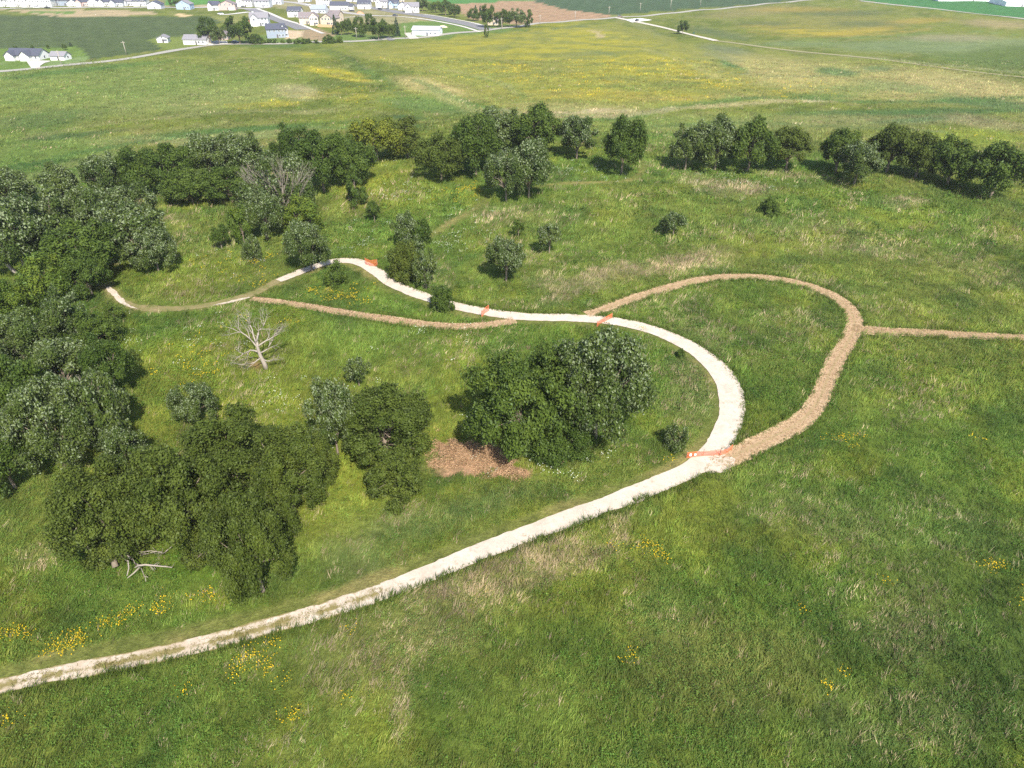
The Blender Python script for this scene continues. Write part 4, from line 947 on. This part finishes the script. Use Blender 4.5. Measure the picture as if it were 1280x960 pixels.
areas = np.array([m_[2]*m_[3] for m_ in MULCH], float); pk = rng.choice(len(MULCH), n, p=areas/areas.sum())
M_ = np.array(MULCH, float)[pk]; th = rng.random(n)*2*pi; rr = np.sqrt(rng.random(n))*1.0; u_ = M_[:, 0]+M_[:, 2]*rr*np.cos(th); v_ = M_[:, 1]+M_[:, 3]*rr*np.sin(th)
c0 = at(590, 567); c1 = at(591, 567); c2 = at(590, 568); du_ = c1[:2]-c0[:2]; dv_ = c2[:2]-c0[:2]
x = c0[0]+(u_-590)*du_[0]+(v_-567)*dv_[0]; y = c0[1]+(u_-590)*du_[1]+(v_-567)*dv_[1]
hgt_ = .55*sstep(.3, .7, fbm(x*.5, y*.5, 51, 3))*(1-rr*.7); keep = fbm(x*.45, y*.45, 14, 3) > .41; 
d_ = rng.normal(size=(n, 3)); d_[:, 2] *= .35; d_ /= np.linalg.norm(d_, axis=1)[:, None]; p_ = np.stack([x, y, H(x, y)+hgt_*rng.random(n)+.06], 1)
sd = np.cross(d_, rng.normal(size=(n, 3))); sd /= np.linalg.norm(sd, axis=1)[:, None]; L_ = (.18+.4*rng.random(n))[:, None]
V[:, 0] = p_-sd*.035; V[:, 1] = p_+sd*.035; V[:, 2] = p_+d_*L_; V = V[keep]; 
me = np_mesh('cut_brush', V.reshape(-1, 3), np.arange(len(V)*3).reshape(-1, 3), MAT_GRASS, np.repeat(np.array((.46, .30, .175))*(.5+.8*rng.random(len(V)))[:, None], 3, 0))
tag(link('cut_brush', me), 'reddish brown dead brush spread on the ground left of the central oaks', 'brush', kind='stuff')
def flowers(name, label, spots, colr, size, hz, seed):
    rng = np.random.default_rng(seed); VV = []; CC = []
    for (u, v, ru, rv, n) in spots:
        n = max(2, int(n*.45)); ru *= 1.25; rv *= 1.2
        uu = u+rng.normal(size=n)*ru*.5; vv = v+rng.normal(size=n)*rv*.5
        P = np.array([at(a_, b_) for a_, b_ in zip(uu, vv)])
        s = FPX/float(project(*at(u, v))[2]); sz = size
        kk = np.repeat(np.arange(n), 8); Q = P[kk]+rng.normal(size=(len(kk), 3))*np.array([.36, .36, .08]); Q[:, 2] += hz
        nn = rng.normal(size=(len(kk), 3))*.4+np.array([0, -.4, 1])
        VV.append(leaves(Q, nn, sz, rng, .9).reshape(-1, 3)); CC.append(np.repeat(np.array(colr)*(.7+.5*rng.random(len(kk))[:, None]), 4, 0))
    V = np.concatenate(VV); me = np_mesh(name, V, np.arange(len(V)).reshape(-1, 4), MAT_GRASS, np.concatenate(CC))
    tag(link(name, me), label, 'flowers', kind='stuff')
YS = [(25, 794, 14, 5, 26), (8, 800, 5, 4, 6), (92, 806, 14, 9, 34), (75, 814, 9, 4, 16), (100, 800, 8, 6, 14), (140, 774, 16, 8, 16), (148, 780, 10, 8, 8), (126, 786, 6, 5, 4), (170, 766, 10, 6, 13), (200, 762, 13, 7, 18), (210, 752, 5, 5, 7), (240, 752, 14, 5, 5), (260, 744, 7, 3, 8), (266, 752, 5, 3, 4), (60, 818, 5, 3, 3),
      (343, 804, 3, 4, 9), (312, 830, 14, 11, 28), (294, 837, 8, 8, 12), (337, 830, 6, 5, 9), (336, 846, 5, 4, 5), (352, 855, 6, 4, 4), (234, 866, 4, 3, 3), (362, 898, 7, 8, 12), (377, 897, 5, 4, 5), (15, 909, 6, 5, 7),
      (816, 690, 8, 9, 20), (803, 684, 9, 5, 9), (832, 705, 5, 5, 4), (830, 690, 10, 6, 6), (1240, 710, 9, 5, 20), (1254, 711, 8, 3, 5), (1278, 755, 4, 13, 15), (1035, 859, 4, 3, 10), (1050, 550, 16, 5, 18), (1062, 546, 12, 3, 7), (1062, 560, 4, 2, 3), (1001, 765, 3, 3, 4), (1110, 730, 4, 5, 3), (835, 580, 5, 4, 4), (840, 577, 4, 3, 3), (435, 788, 5, 3, 4), (1052, 842, 4, 3, 3),
      (785, 828, 6, 4, 5), (790, 820, 6, 4, 4), (766, 686, 3, 3, 3), (435, 873, 3, 2, 2), (140, 425, 6, 5, 2)]
flowers('yellow_flowers', 'bright yellow wildflower clumps scattered in the near grass', YS, (.66, .44, .012), .046, .5, 201)
YS2 = [(588, 237, 14, 5, 60), (575, 240, 18, 6, 30), (430, 371, 26, 7, 46), (450, 378, 22, 5, 26), (400, 365, 14, 5, 14), (340, 322, 8, 4, 12), (465, 362, 20, 6, 10), (300, 350, 30, 14, 26), (270, 330, 30, 15, 22), (245, 440, 35, 20, 25), (240, 470, 30, 14, 25), (340, 400, 60, 14, 16), (1210, 545, 20, 4, 4), (320, 335, 20, 10, 16), (570, 250, 14, 5, 12), (800, 412, 3, 2, 3)]
flowers('goldenrod', 'golden yellow goldenrod patches on the slopes round the trail', YS2, (.50, .37, .015), .075, .55, 202)
WS = [(725, 215, 45, 10, 90), (770, 225, 20, 5, 15), (495, 245, 45, 14, 60), (580, 300, 55, 25, 80), (460, 300, 50, 25, 45), (590, 270, 40, 18, 30), (945, 238, 60, 10, 40), (890, 222, 50, 8, 50), (250, 430, 70, 30, 40), (420, 530, 60, 50, 40), (520, 420, 60, 25, 30), (720, 590, 70, 20, 25), (270, 320, 50, 20, 20), (350, 510, 50, 30, 25), (90, 400, 60, 20, 30), (590, 530, 20, 25, 14), (480, 195, 30, 6, 30), (150, 440, 40, 30, 15)]
flowers('white_flowers', 'small white umbel flowers dotted over the slopes', WS, (.62, .66, .52), .055, .65, 203)

# ------------------------------------------------------------------ barrier netting across the trail
NET = simple('orange_plastic_net', (.70, .17, .07), .6, .1, 4); POST = simple('steel_stake', (.22, .2, .17), .7, .2, 4); TAG_W = simple('white_sign', (.82, .82, .8), .5, .04, 2)
def barrier(px, h, label, sag=.1, signs=0, sp=.11):
    P = pts(px); P2, s = resample(P, sp); g0 = P2[0]; z0 = float(H(*g0))
    e = empty('barrier_fence', (g0[0], g0[1], z0)); tag(e, label, 'barrier fence', 'orange barrier fences across the trail')
    mb = MB(); w = .010; n = len(P2); Z = H(P2[:, 0], P2[:, 1])-z0
    f = s/s[-1]; top = h*(1-sag*np.sin(pi*f)**2); L = [(P2[i][0]-g0[0], P2[i][1]-g0[1]) for i in range(n)]
    d = (P2[-1]-P2[0])/np.linalg.norm(P2[-1]-P2[0])
    for i in range(n):
        x, y = L[i]; mb.box(x-w, x+w, y-w*.3, y+w*.3, Z[i]+.08, Z[i]+top[i])
    rows = int(h/sp)
    for k in range(rows+1):
        for i in range(n-1):
            za = Z[i]+.08+(top[i]-.08)*k/rows; zb = Z[i+1]+.08+(top[i+1]-.08)*k/rows
            (xa, ya), (xb, yb) = L[i], L[i+1]; hw = w*(2.0 if k in (0, rows) else 1)
            q = len(mb.v); mb.v += [(xa, ya-.008, za-hw), (xb, yb-.008, zb-hw), (xb, yb-.008, zb+hw), (xa, ya-.008, za+hw), (xa, ya+.008, za-hw), (xb, yb+.008, zb-hw), (xb, yb+.008, zb+hw), (xa, ya+.008, za+hw)]
            mb.f += [(q, q+1, q+2, q+3), (q+7, q+6, q+5, q+4), (q+3, q+2, q+6, q+7), (q, q+4, q+5, q+1)]
    mb.build('netting', NET, e)
    for i in sorted({0, n//2 if n > 30 else 0, n-1}):
        x, y = L[i]; mb = MB(); mb.tube([(x, y+.05, Z[i]-.2), (x, y+.05, Z[i]+h+.22)], [.035, .03], 6); mb.build('stake', POST, e)
    for k in range(signs):
        j = 4+k*5; x, y = L[j]; mb = MB(); mb.box(x-.12, x+.12, y-.045, y-.02, Z[j]+.3, Z[j]+.65-.1*k); mb.build('notice', TAG_W, e)
barrier([(858, 573), (872, 571), (890, 570), (900, 569)], .85, 'long orange barrier net with small white notices across the right trail junction', .12, 2)
barrier([(900, 570), (908, 567), (915, 562)], .75, 'short orange barrier net beside the long one at the right trail junction', .1)
barrier([(602, 397), (606, 392), (611, 389)], 1.1, 'bright orange barrier net slanting over the trail in the middle', .1)
barrier([(746, 409), (754, 403), (765, 398)], .9, 'orange barrier net by the start of the straw loop path', .15)
barrier([(457, 331), (464, 333), (472, 333)], 1.3, 'orange barrier net at the upper left bend of the gravel trail', .1)

# ------------------------------------------------------------------ buildings
def cmat(name, c, r=.75, v=.06, s=1.0): return simple(name, c, r, v, s)
W_WHITE = cmat('white_siding', (.66, .65, .64)); W_GREY = cmat('grey_siding', (.50, .52, .56)); W_BLUE = cmat('blue_siding', (.33, .42, .55)); W_TAN = cmat('tan_siding', (.56, .46, .36)); W_PINK = cmat('pinkish_brick', (.48, .36, .33))
W_DBLUE = cmat('slate_blue_siding', (.26, .30, .36)); R_DARK = cmat('dark_shingles', (.07, .075, .10), .9, .15); R_BROWN = cmat('brown_shingles', (.19, .16, .16), .9, .15); R_GREY = cmat('grey_shingles', (.21, .20, .215), .8, .12); R_METAL = cmat('metal_roof', (.42, .43, .46), .5, .05)
GLASS = simple('window_glass', (.05, .065, .08), .15, .1, 1); TRIM = cmat('white_trim', (.84, .83, .81)); GDOOR = cmat('garage_door_panel', (.80, .79, .77)); DOORM = cmat('dark_door', (.10, .09, .09)); WOOD = cmat('new_wood', (.62, .40, .22))
def win_mesh():
    mb = MB(); mb.box(-.5, .5, -.05, .0, -.5, .5); o = mb.build('window', TRIM); me = o.data; bpy.data.objects.remove(o)
    mb = MB(); mb.box(-.42, -.03, -.075, -.05, -.44, .44); mb.box(.03, .42, -.075, -.05, -.44, .44); o = mb.build('pane', GLASS); m2 = o.data; bpy.data.objects.remove(o); return me, m2
WM, PM = win_mesh()
def window(par, x, y, z, w, h, rz=0):
    o = link('window', WM, par); o.location = (x, y, z); o.rotation_euler = (0, 0, rz); o.scale = (w, 1, h); link('pane', PM, o)
def house(u, v, w, d, hw, label, yaw=0, wall=W_WHITE, roof=R_DARK, style='gable', rh=2.6, garage=True, name='house', cat='house', group='houses of the far subdivision'):
    """front-bottom centre at picture point; w wide, d deep, hw wall height"""
    g = at(u, v); rz = R(yaw)
    cx, cy = g[0]-sin(rz)*d/2, g[1]+cos(rz)*d/2
    e = empty(name, (cx, cy, min(float(H(cx, cy)), g[2])-.1), rz); tag(e, label, cat, group)
    x0, x1, y0, y1 = -w/2, w/2, -d/2, d/2
    ax = 'x' if style != 'front' else 'y'
    mb = MB(); mb.gable_box(x0, x1, y0, y1, 0, hw, rh, ax); 
    if style == 'gable2': mb.gable_box(x0+.4, x0+w*.46, y0-2.2, y0+.5, 0, hw, rh*.8, 'y')
    if style == 'ranch': mb.gable_box(x0+.02*w, x0+w*.30, y0-2.5, y0+.5, 0, hw, 2.0, 'y'); mb.gable_box(x0+w*.50, x0+w*.80, y0-3.0, y0+.5, 0, hw, 2.3, 'y')
    mb.build('wall', wall, e)
    mb = MB(); mb.prism_roof(x0, x1, y0, y1, hw, rh, ax)
    if style == 'gable2': mb.prism_roof(x0+.4, x0+w*.46, y0-2.2, y0+d*.4, hw, rh*.8, 'y', .35)
    if style == 'ranch': mb.prism_roof(x0+.02*w, x0+w*.30, y0-2.5, y0+d*.4, hw, 2.0, 'y', .4); mb.prism_roof(x0+w*.50, x0+w*.80, y0-3.0, y0+d*.4, hw, 2.3, 'y', .4)
    mb.build('roof', roof, e)
    fy = y0-(2.2 if style == 'gable2' else 0)
    if garage:
        mb = MB(); gx = x0+w*.23 if style == 'gable2' else (x0+w*.65 if style == 'ranch' else x1-w*.25); gw = min(5., w*.34); gy = y0-(3.0 if style == 'ranch' else 0)-(2.2 if style == 'gable2' else 0)
        mb.box(gx-gw/2, gx+gw/2, gy-.08, gy+.02, .1, 2.4); mb.build('garage_door', GDOOR, e)
    mb = MB(); dx = x0+w*.56 if style != 'ranch' else x0+w*.38; mb.box(dx-.5, dx+.5, y0-.08, y0+.02, .1, 2.2); mb.build('door', DOORM, e)
    fl = 2 if hw > 4.5 else 1
    for k in range(fl):
        z = 1.6+k*2.9
        xs = [x0+w*.68, x0+w*.86] if (k or not garage or style == 'gable2') else [x0+w*.70]
        if k and style != 'gable2': xs = [x0+w*.18, x0+w*.42]+xs
        if style in ('ranch',): xs = [x0+w*.9]
        for xx in xs: window(e, xx, y0, z, 1.3, 1.4)
        if k and style == 'gable2': window(e, x0+w*.24, y0-2.2, z, 1.6, 1.4)
        window(e, x1, 0, z, 1.3, 1.3, pi/2); window(e, x0, 0, z, 1.3, 1.3, -pi/2)
    if style == 'front': window(e, 0, y0, hw+rh*.35, 1.0, 1.0)
    return e
house(30, 75.5, 19, 9, 2.8, 'white ranch house with dark roof and two front gables beside the white driveway', -6, W_WHITE, R_DARK, 'ranch', 2.8, group=None)
house(72.5, 75.5, 8.5, 6, 2.4, 'small white garage with grey roof at the end of the curved drive', -6, W_WHITE, R_GREY, 'gable', 1.8, garage=True, name='garage_building', cat='garage', group=None)
house(203.5, 53.5, 6.5, 8, 2.8, 'small white shed alone at the edge of the corn field', 12, W_WHITE, R_GREY, 'front', 1.5, garage=False, name='shed', cat='shed', group=None)
house(244, 56, 15, 8, 3.2, 'long white outbuilding with grey roof beside the road', -4, W_WHITE, R_GREY, 'gable', 2.2, garage=False, name='outbuilding', cat='barn', group=None)
house(279, 50, 6, 8, 2.9, 'small brown cottage half hidden between two big dark trees', 5, W_PINK, R_BROWN, 'front', 2.2, garage=False, group=None)
house(532, 44.5, 19, 10, 3.6, 'long pale grey metal building with a dark sliding door near the road', -9, cmat('pale_metal_wall', (.60, .63, .68)), R_METAL, 'gable', 1.8, garage=False, name='metal_building', cat='barn', group=None)
house(616, 31.5, 8, 8, 2.8, 'small pale cottage hidden in the grove above the junction', -8, W_TAN, R_BROWN, 'front', 2.2, garage=False, group=None)
house(229.5, 12, 12.5, 10, 4.4, 'blue house with a wide white-edged gable beside the bright field', 0, W_BLUE, R_GREY, 'front', 3.2, garage=False)
house(267, 13.2, 9, 10, 4.5, 'dark and white house touching the big pink brick house', 0, W_WHITE, R_DARK, 'gable2', 2.8)
house(284, 12.8, 15, 11, 4.6, 'big pink brick house with a brown roof', 8, W_PINK, R_BROWN, 'front', 3.2)
house(306, 8.6, 14, 10, 5.4, 'white house left of the pale blue-grey house', 0, W_WHITE, R_GREY, 'gable2', 2.8)
house(328, 9.0, 14, 10, 5.4, 'pale blue-grey house at the top of the dead-end street', 0, W_GREY, R_GREY, 'gable', 2.8, garage=False)
house(345, 5.5, 11, 9, 5.0, 'dark roofed house right of the pale blue-grey house', 0, W_GREY, R_DARK, 'gable2', 2.6)
house(325, 32.5, 13, 10, 5.6, 'grey-blue two-storey house behind the nearest slate-blue house', 10, W_GREY, R_GREY, 'gable2', 3.0)
house(318, 27, 7, 12, 5.2, 'narrow grey-blue house wing left of the two-storey one', 10, W_GREY, R_GREY, 'front', 3.0, garage=False)
house(346, 47.5, 12, 9, 5.4, 'slate-blue two-storey house with dark roof, nearest to the road', 14, W_DBLUE, R_DARK, 'gable', 2.8, garage=False)
house(355, 46.5, 6, 7, 5.2, 'slate-blue front wing on bare soil beside the nearest slate-blue house', 14, W_GREY, R_DARK, 'front', 2.4, garage=False)
house(368, 21.5, 11, 8, 4.8, 'white house with a black roof alone on the dry lawn', -2, W_WHITE, R_DARK, 'gable', 2.8, garage=False)
house(383, 30.5, 10, 10, 4.8, 'tan house with brown roof left of the twin tan gables', 10, W_TAN, R_BROWN, 'gable', 3.2, garage=False)
house(393, 32.0, 6.5, 9, 6.0, 'tall narrow tan gabled house with three rows of windows', 8, cmat('cream_siding', (.66, .57, .46)), R_BROWN, 'front', 2.8, garage=False)
house(409, 32.0, 11, 10, 5.0, 'tan house with brown roof right of the twin tan gables', -18, W_TAN, R_BROWN, 'front', 3.2, garage=False)
house(417, 27, 9, 10, 4.8, 'tan house behind the spruce of the tree screen', -10, W_TAN, R_BROWN, 'gable2', 2.8)
house(398, 16.5, 13, 9, 3.4, 'low grey-blue roofed house behind the tan gables', -4, W_GREY, cmat('blue_grey_roof', (.26, .29, .34)), 'gable', 3.0, garage=False)
house(404, 7.2, 13, 10, 5.4, 'white house left of the long white house at the curved street', 0, W_WHITE, R_GREY, 'gable2', 3.0)
house(424, 12.8, 17, 9, 4.2, 'long white house with a black roof behind the dirt lot', -2, W_WHITE, R_DARK, 'gable', 2.6, garage=False)
house(436, 12.8, 7, 8, 3.4, 'white garage wing attached right of the long white house', -2, W_WHITE, R_DARK, 'gable', 1.8)
house(455, 11.4, 12, 9, 4.6, 'white house with black roof in the middle of the upper street', 0, W_WHITE, R_DARK, 'gable', 2.8)
house(477, 9.6, 11, 9, 5.6, 'tall white house left of the blue-grey one on the upper street', 0, W_WHITE, R_GREY, 'gable2', 2.8, garage=False)
house(492, 10.2, 9, 9, 4.8, 'blue-grey house between two white houses on the upper street', 0, W_BLUE, R_DARK, 'gable2', 2.6)
house(503, 12.6, 8, 9, 4.2, 'small white gabled house touching the last house of the upper street', 5, W_WHITE, R_DARK, 'front', 2.6)
house(515, 15.8, 13, 10, 5.0, 'last white house of the upper street, with a pale grey roof', 6, W_WHITE, R_GREY, 'gable2', 3.0, garage=False)
n_lbl = ['white', 'pale', 'cream']
row = [(6, 8.5, 12, 6.0, W_WHITE, R_DARK, 'gable2', 'tall white house at the top left frame corner'),
 (22, 8.5, 13, 6.2, W_WHITE, R_GREY, 'gable2', 'second tall white house from the top left frame corner'),
 (36, 8.5, 11, 6.2, W_WHITE, R_DARK, 'gable2', 'third tall white house from the top left frame corner'),
 (47, 8.3, 9, 6.2, W_WHITE, R_GREY, 'front', 'fourth tall white house from the top left frame corner'),
 (58, 8.5, 10, 6.2, W_WHITE, R_DARK, 'front', 'last tall white house before the dark blue-grey ones'),
 (70, 7.2, 11, 5.2, W_DBLUE, R_DARK, 'gable2', 'dark blue-grey house right of the tall white row'),
 (81, 7.2, 9, 4.6, W_DBLUE, R_DARK, 'gable', 'second dark blue-grey house right of the tall white row'),
 (91, 7.8, 9, 3.2, W_WHITE, R_DARK, 'front', 'small white garage gable right of the dark blue-grey houses'),
 (104, 7.8, 12, 3.8, W_PINK, R_DARK, 'gable2', 'pinkish gabled house in the far left street'),
 (117, 7.8, 9, 4.2, W_WHITE, R_DARK, 'front', 'bright white narrow house right of the pinkish gabled house'),
 (132, 7.8, 12, 3.8, W_WHITE, R_DARK, 'gable2', 'white house with front gable, second right of the pinkish one'),
 (146, 8.1, 12, 3.6, W_GREY, R_DARK, 'gable2', 'pale grey gabled house in the middle of the far left street'),
 (160, 7.4, 10, 4.0, W_GREY, R_GREY, 'gable2', 'grey gabled house left of the long blank white one'),
 (175, 8.0, 12, 4.6, W_WHITE, R_DARK, 'gable', 'long blank white house in the far left street'),
 (193, 11.2, 12, 3.8, cmat('lilac_siding', (.56, .57, .64)), R_DARK, 'front', 'pale lilac house with white garage at the right end of the far left street')]
for (u, v, w, hw, wl, rf, stl, lb) in row: house(u, v, w, 10, hw, lb, 4, wl, rf, stl, 2.6, garage=(stl != 'gable'))
# far row cut by the frame top
for i, (u, wl, rf, lb) in enumerate([(-25, W_WHITE, R_DARK, 'white house beyond the left end of the tall white row'), (440, W_GREY, R_DARK, 'grey house just under the frame top behind the white garage wing'), (466, W_WHITE, R_GREY, 'white house just under the frame top above the middle of the upper street'), (498, W_TAN, R_DARK, 'tan house just under the frame top near the last white house'), (380, W_GREY, R_GREY, 'grey house just under the frame top above the dry lawn')]):
    house(u, 2.2, 12, 9, 5.0, lb, 0, wl, rf, 'gable2', 2.6)
# sliding door and aprons
def sheet(name, px, mat, lift, kind='structure'):
    P = pts(px); mb = MB(); mb.quad(*[(p[0], p[1], float(H(p[0], p[1]))+lift) for p in P]); return tag(mb.build(name, mat), kind=kind)
sheet('driveway', [(33, 76.5), (44.5, 76), (62, 76.3), (63, 77.2), (56, 79), (50, 83), (50.5, 85), (39.5, 86)], CONC, .22)
sheet('driveway', [(505, 41.5), (515, 41), (518, 44), (524, 48.4), (512, 49)], GRAV2, .2)
sheet('driveway', [(256, 54.5), (272, 51), (284, 51.5), (285, 55), (262, 57)], CONC, .2)
sheet('parking_lot', [(781, 24.6), (800, 23), (815, 25.3), (800, 27), (790, 28.2)], cmat('white_gravel', (.8, .77, .72)), .2)
sheet('driveway', [(481, 46.5), (487, 46), (494, 50.5), (486, 51)], ASPH, .2)
sheet('driveway', [(386, 8), (392, 7.5), (400, 13), (388, 12)], CONC, .17)
# white greenhouses / long sheds at the upper right
gw = cmat('white_membrane', (.80, .80, .83))
for (u, v, w, lb) in ((1212, 1.2, 60, 'long low white roofed shed at the far upper right'), (1275, 8.5, 26, 'white roofed shed at the upper right frame corner, nearest the green field')):
    house(u, v, w, 40, 4, lb, -10, gw, gw, 'gable', 2.0, garage=False, name='shed', cat='shed', group=None)
house(1268, 3.5, 24, 20, 4, 'red-brown roofed building behind the white shed at the upper right corner', -10, W_PINK, cmat('red_brown_roof', (.35, .17, .14)), 'gable', 3, garage=False, name='building', cat='building', group=None)
# wooden garden fence by the tan houses
P = [at(397, 33.5), at(418, 34.5)]; mb = MB(); g = P[0]; L = float(np.linalg.norm(P[1][:2]-g[:2])); n = int(L/.16)
for i in range(n): mb.box(i*.16, i*.16+.14, -.02, .02, 0, 1.8)
mb.box(0, L, .02, .06, .4, .5); mb.box(0, L, .02, .06, 1.4, 1.5)
o = mb.build('garden_fence', WOOD); o.location = tuple(g); o.rotation_euler.z = atan2(P[1][1]-g[1], P[1][0]-g[0]); tag(o, 'new orange-brown wooden fence in front of the tan houses', 'fence')

# cars
def car(u, v, c, label, yaw=0):
    g = at(u, v); e = empty('parked_car', (g[0], g[1], g[2]+.15), R(yaw)); tag(e, label, 'car', 'vehicles near the far houses')
    mb = MB()
    prof = [(-2.3, .3), (-2.3, .85), (-1.9, 1.0), (-1.0, 1.05), (1.3, 1.05), (2.2, .85), (2.3, .3)]
    for s_ in (-.9, .9): mb.quad(*[(x, s_, z) for x, z in prof][::(1 if s_ < 0 else -1)])
    for (a_, b_) in zip(prof, prof[1:]+prof[:1]): mb.quad((a_[0], -.9, a_[1]), (a_[0], .9, a_[1]), (b_[0], .9, b_[1]), (b_[0], -.9, b_[1]))
    mb.build('body', c, e)
    mb = MB(); pr = [(-1.9, 1.05), (-1.5, 1.6), (.3, 1.6), (1.1, 1.05)]
    for s_ in (-.78, .78): mb.quad(*[(x, s_, z) for x, z in pr][::(1 if s_ < 0 else -1)])
    for (a_, b_) in zip(pr, pr[1:]): mb.quad((a_[0], -.78, a_[1]), (a_[0], .78, a_[1]), (b_[0], .78, b_[1]), (b_[0], -.78, b_[1]))
    mb.build('window', GLASS, e)
    for x in (-1.4, 1.4):
        for y in (-.85, .85): mb = MB(); mb.tube([(x, y-.1, .33), (x, y+.1, .33)], [.33, .33], 12); mb.build('wheel', DOORM, e)
cd, cw, cr_ = cmat('black_paint', (.03, .03, .035), .3), cmat('white_paint', (.75, .75, .76), .3), cmat('red_paint', (.45, .05, .04), .3)
car(294.5, 54.2, cmat('navy_paint', (.04, .05, .09), .3), 'dark car parked on the road under the big tree', 0)
car(440, 14.6, cd, 'black car on the dirt lot below the long white house', 10); car(437.5, 12.2, cd, 'black car beside the white garage wing', 60)
car(475, 12.2, cd, 'black car on the upper street below the tall white house', -40); car(485, 12.8, cmat('grey_paint', (.25, .25, .27), .3), 'grey car on the upper street below the blue-grey house', -30)
car(494, 20.3, cd, 'black car alone at the end of the curved street', 0); car(385.5, 6.8, cw, 'white car on the upper curved street', 20)
car(46, 10.2, cw, 'white car in the street below the fourth tall white house', 0); car(59.5, 10.6, cd, 'dark car in the street below the last tall white house', 0)
car(304, 9.5, cmat('dark_grey_paint', (.1, .1, .11), .3), 'dark grey car in front of the white house left of the pale blue-grey one', 20)
car(276, 18.3, cw, 'white van-like car at the end of the short concrete drive', 0); car(796.5, 26.4, cd, 'dark car on the white gravel lot by the road', 50); car(775, 21.8, cmat('brown_paint', (.2, .15, .12), .3), 'brown car at the junction of road and gravel road', 0)
car(40, 67+8.2, cd, 'dark car standing by the ranch house garage', 80) if False else None
# debris heaps
def heap(u, v, r, mat, label, h=.6):
    g = at(u, v); mb = MB(); rg_ = random.Random(int(u)); n = 14; rings = 4; k0 = 0
    for j in range(rings):
        f = j/(rings-1); rr = r*(1-f*.8)
        for i in range(n): a_ = 2*pi*i/n; q = rr*(.75+.5*rg_.random()); mb.v.append((cos(a_)*q, sin(a_)*q*.7, h*f*(.8+.4*rg_.random())-.05))
    for j in range(rings-1):
        for i in range(n): mb.f.append((j*n+i, j*n+(i+1) % n, (j+1)*n+(i+1) % n, (j+1)*n+i))
    mb.f.append(tuple(range((rings-1)*n, rings*n))); o = mb.build('debris_heap', mat); o.location = tuple(g); tag(o, label, 'heap')
heap(450, 17, 3.2, cmat('orange_soil', (.7, .26, .14)), 'orange heap on the dry lawn by the dirt lot', 1.6)
heap(553, 34, 4.5, cmat('timber_scrap', (.62, .48, .36)), 'pile of pale timber scraps behind the metal building', 1.2)
heap(313, 27.5, 3, cmat('brick_scrap', (.33, .13, .09)), 'red-brown heap beside the narrow grey-blue house', 1.4)
# utility poles
pw = cmat('weathered_pole', (.36, .32, .27), .9, .15)
def pole(u, v0, v1, label):
    g = at(u, v1); s = FPX/float(project(*g)[2]); h = min(max((v1-v0)/s/.98, 7), 12)
    e = empty('utility_pole', tuple(g)); tag(e, label, 'utility pole', 'utility poles along the road')
    mb = MB(); mb.tube([(0, 0, -.3), (0, 0, h)], [.2, .14], 8); mb.build('post', pw, e, True)
    mb = MB(); mb.box(-1.2, 1.2, -.22, -.12, h-.9, h-.72)
    for x in (-1.05, -.4, .4, 1.05): mb.tube([(x, -.17, h-.72), (x, -.17, h-.5)], [.06, .05], 6)
    mb.build('crossarm', pw, e)
for q in [(308, 37, 53, 'pole in front of the big dark tree behind the dark car'), (446, 36, 49, 'pole in front of the roadside tree screen'), (627, 24, 36, 'pole in front of the tree right of the hidden cottage'), (675, 22, 31, 'pole at the near corner of the ploughed field'),
          (761, 10, 19, 'pole just left of the road and gravel road junction'), (800, 5, 15, 'pole on the corn edge, first right of the junction'), (838, 1, 12, 'pole on the corn edge, second right of the junction'), (875, -2, 9, 'pole on the corn edge, farthest right'),
          (158, 56, 68, 'pole standing in the corn edge between ranch house and shed'), (77, 68, 81, 'pole by the road below the small white garage'), (719, 16, 25, 'pole on the ploughed field edge, nearest the junction'), (507, 34, 48, 'pole by the gravel apron of the metal building')]:
    pole(q[0], q[1], q[2], 'wooden utility '+q[3])
# small transformer cabinet / sign at the lone tree
g = at(867, 42.5); mb = MB(); mb.box(-.6, .6, -.4, .4, 0, 1.3); mb.box(-.7, .7, -.5, .5, 1.3, 1.4); o = mb.build('utility_box', simple('dark_green_paint', (.05, .1, .06), .6)); o.location = tuple(g); tag(o, 'small dark green utility box right of the lone tree by the gravel road', 'utility box')
print('objects', len(bpy.data.objects), 'blade tris', sum(len(v) for v in BV)//3, 'quads', sum(len(v) for v in QV)//4)

# ------------------------------------------------------------------ summer haze in the air
hz = MB(); hz.box(-15000, 15000, -1500, 12500, -16, 62)
hm = bpy.data.materials.new('haze'); hm.use_nodes = True; ht = hm.node_tree; ht.nodes.clear()
hv = ht.nodes.new('ShaderNodeVolumePrincipled'); hv.inputs['Color'].default_value = (.95, .97, 1, 1); hv.inputs['Density'].default_value = .00010; hv.inputs['Anisotropy'].default_value = .1
ho = ht.nodes.new('ShaderNodeOutputMaterial'); ht.links.new(hv.outputs[0], ho.inputs['Volume'])
tag(hz.build('haze', hm), kind='stuff')
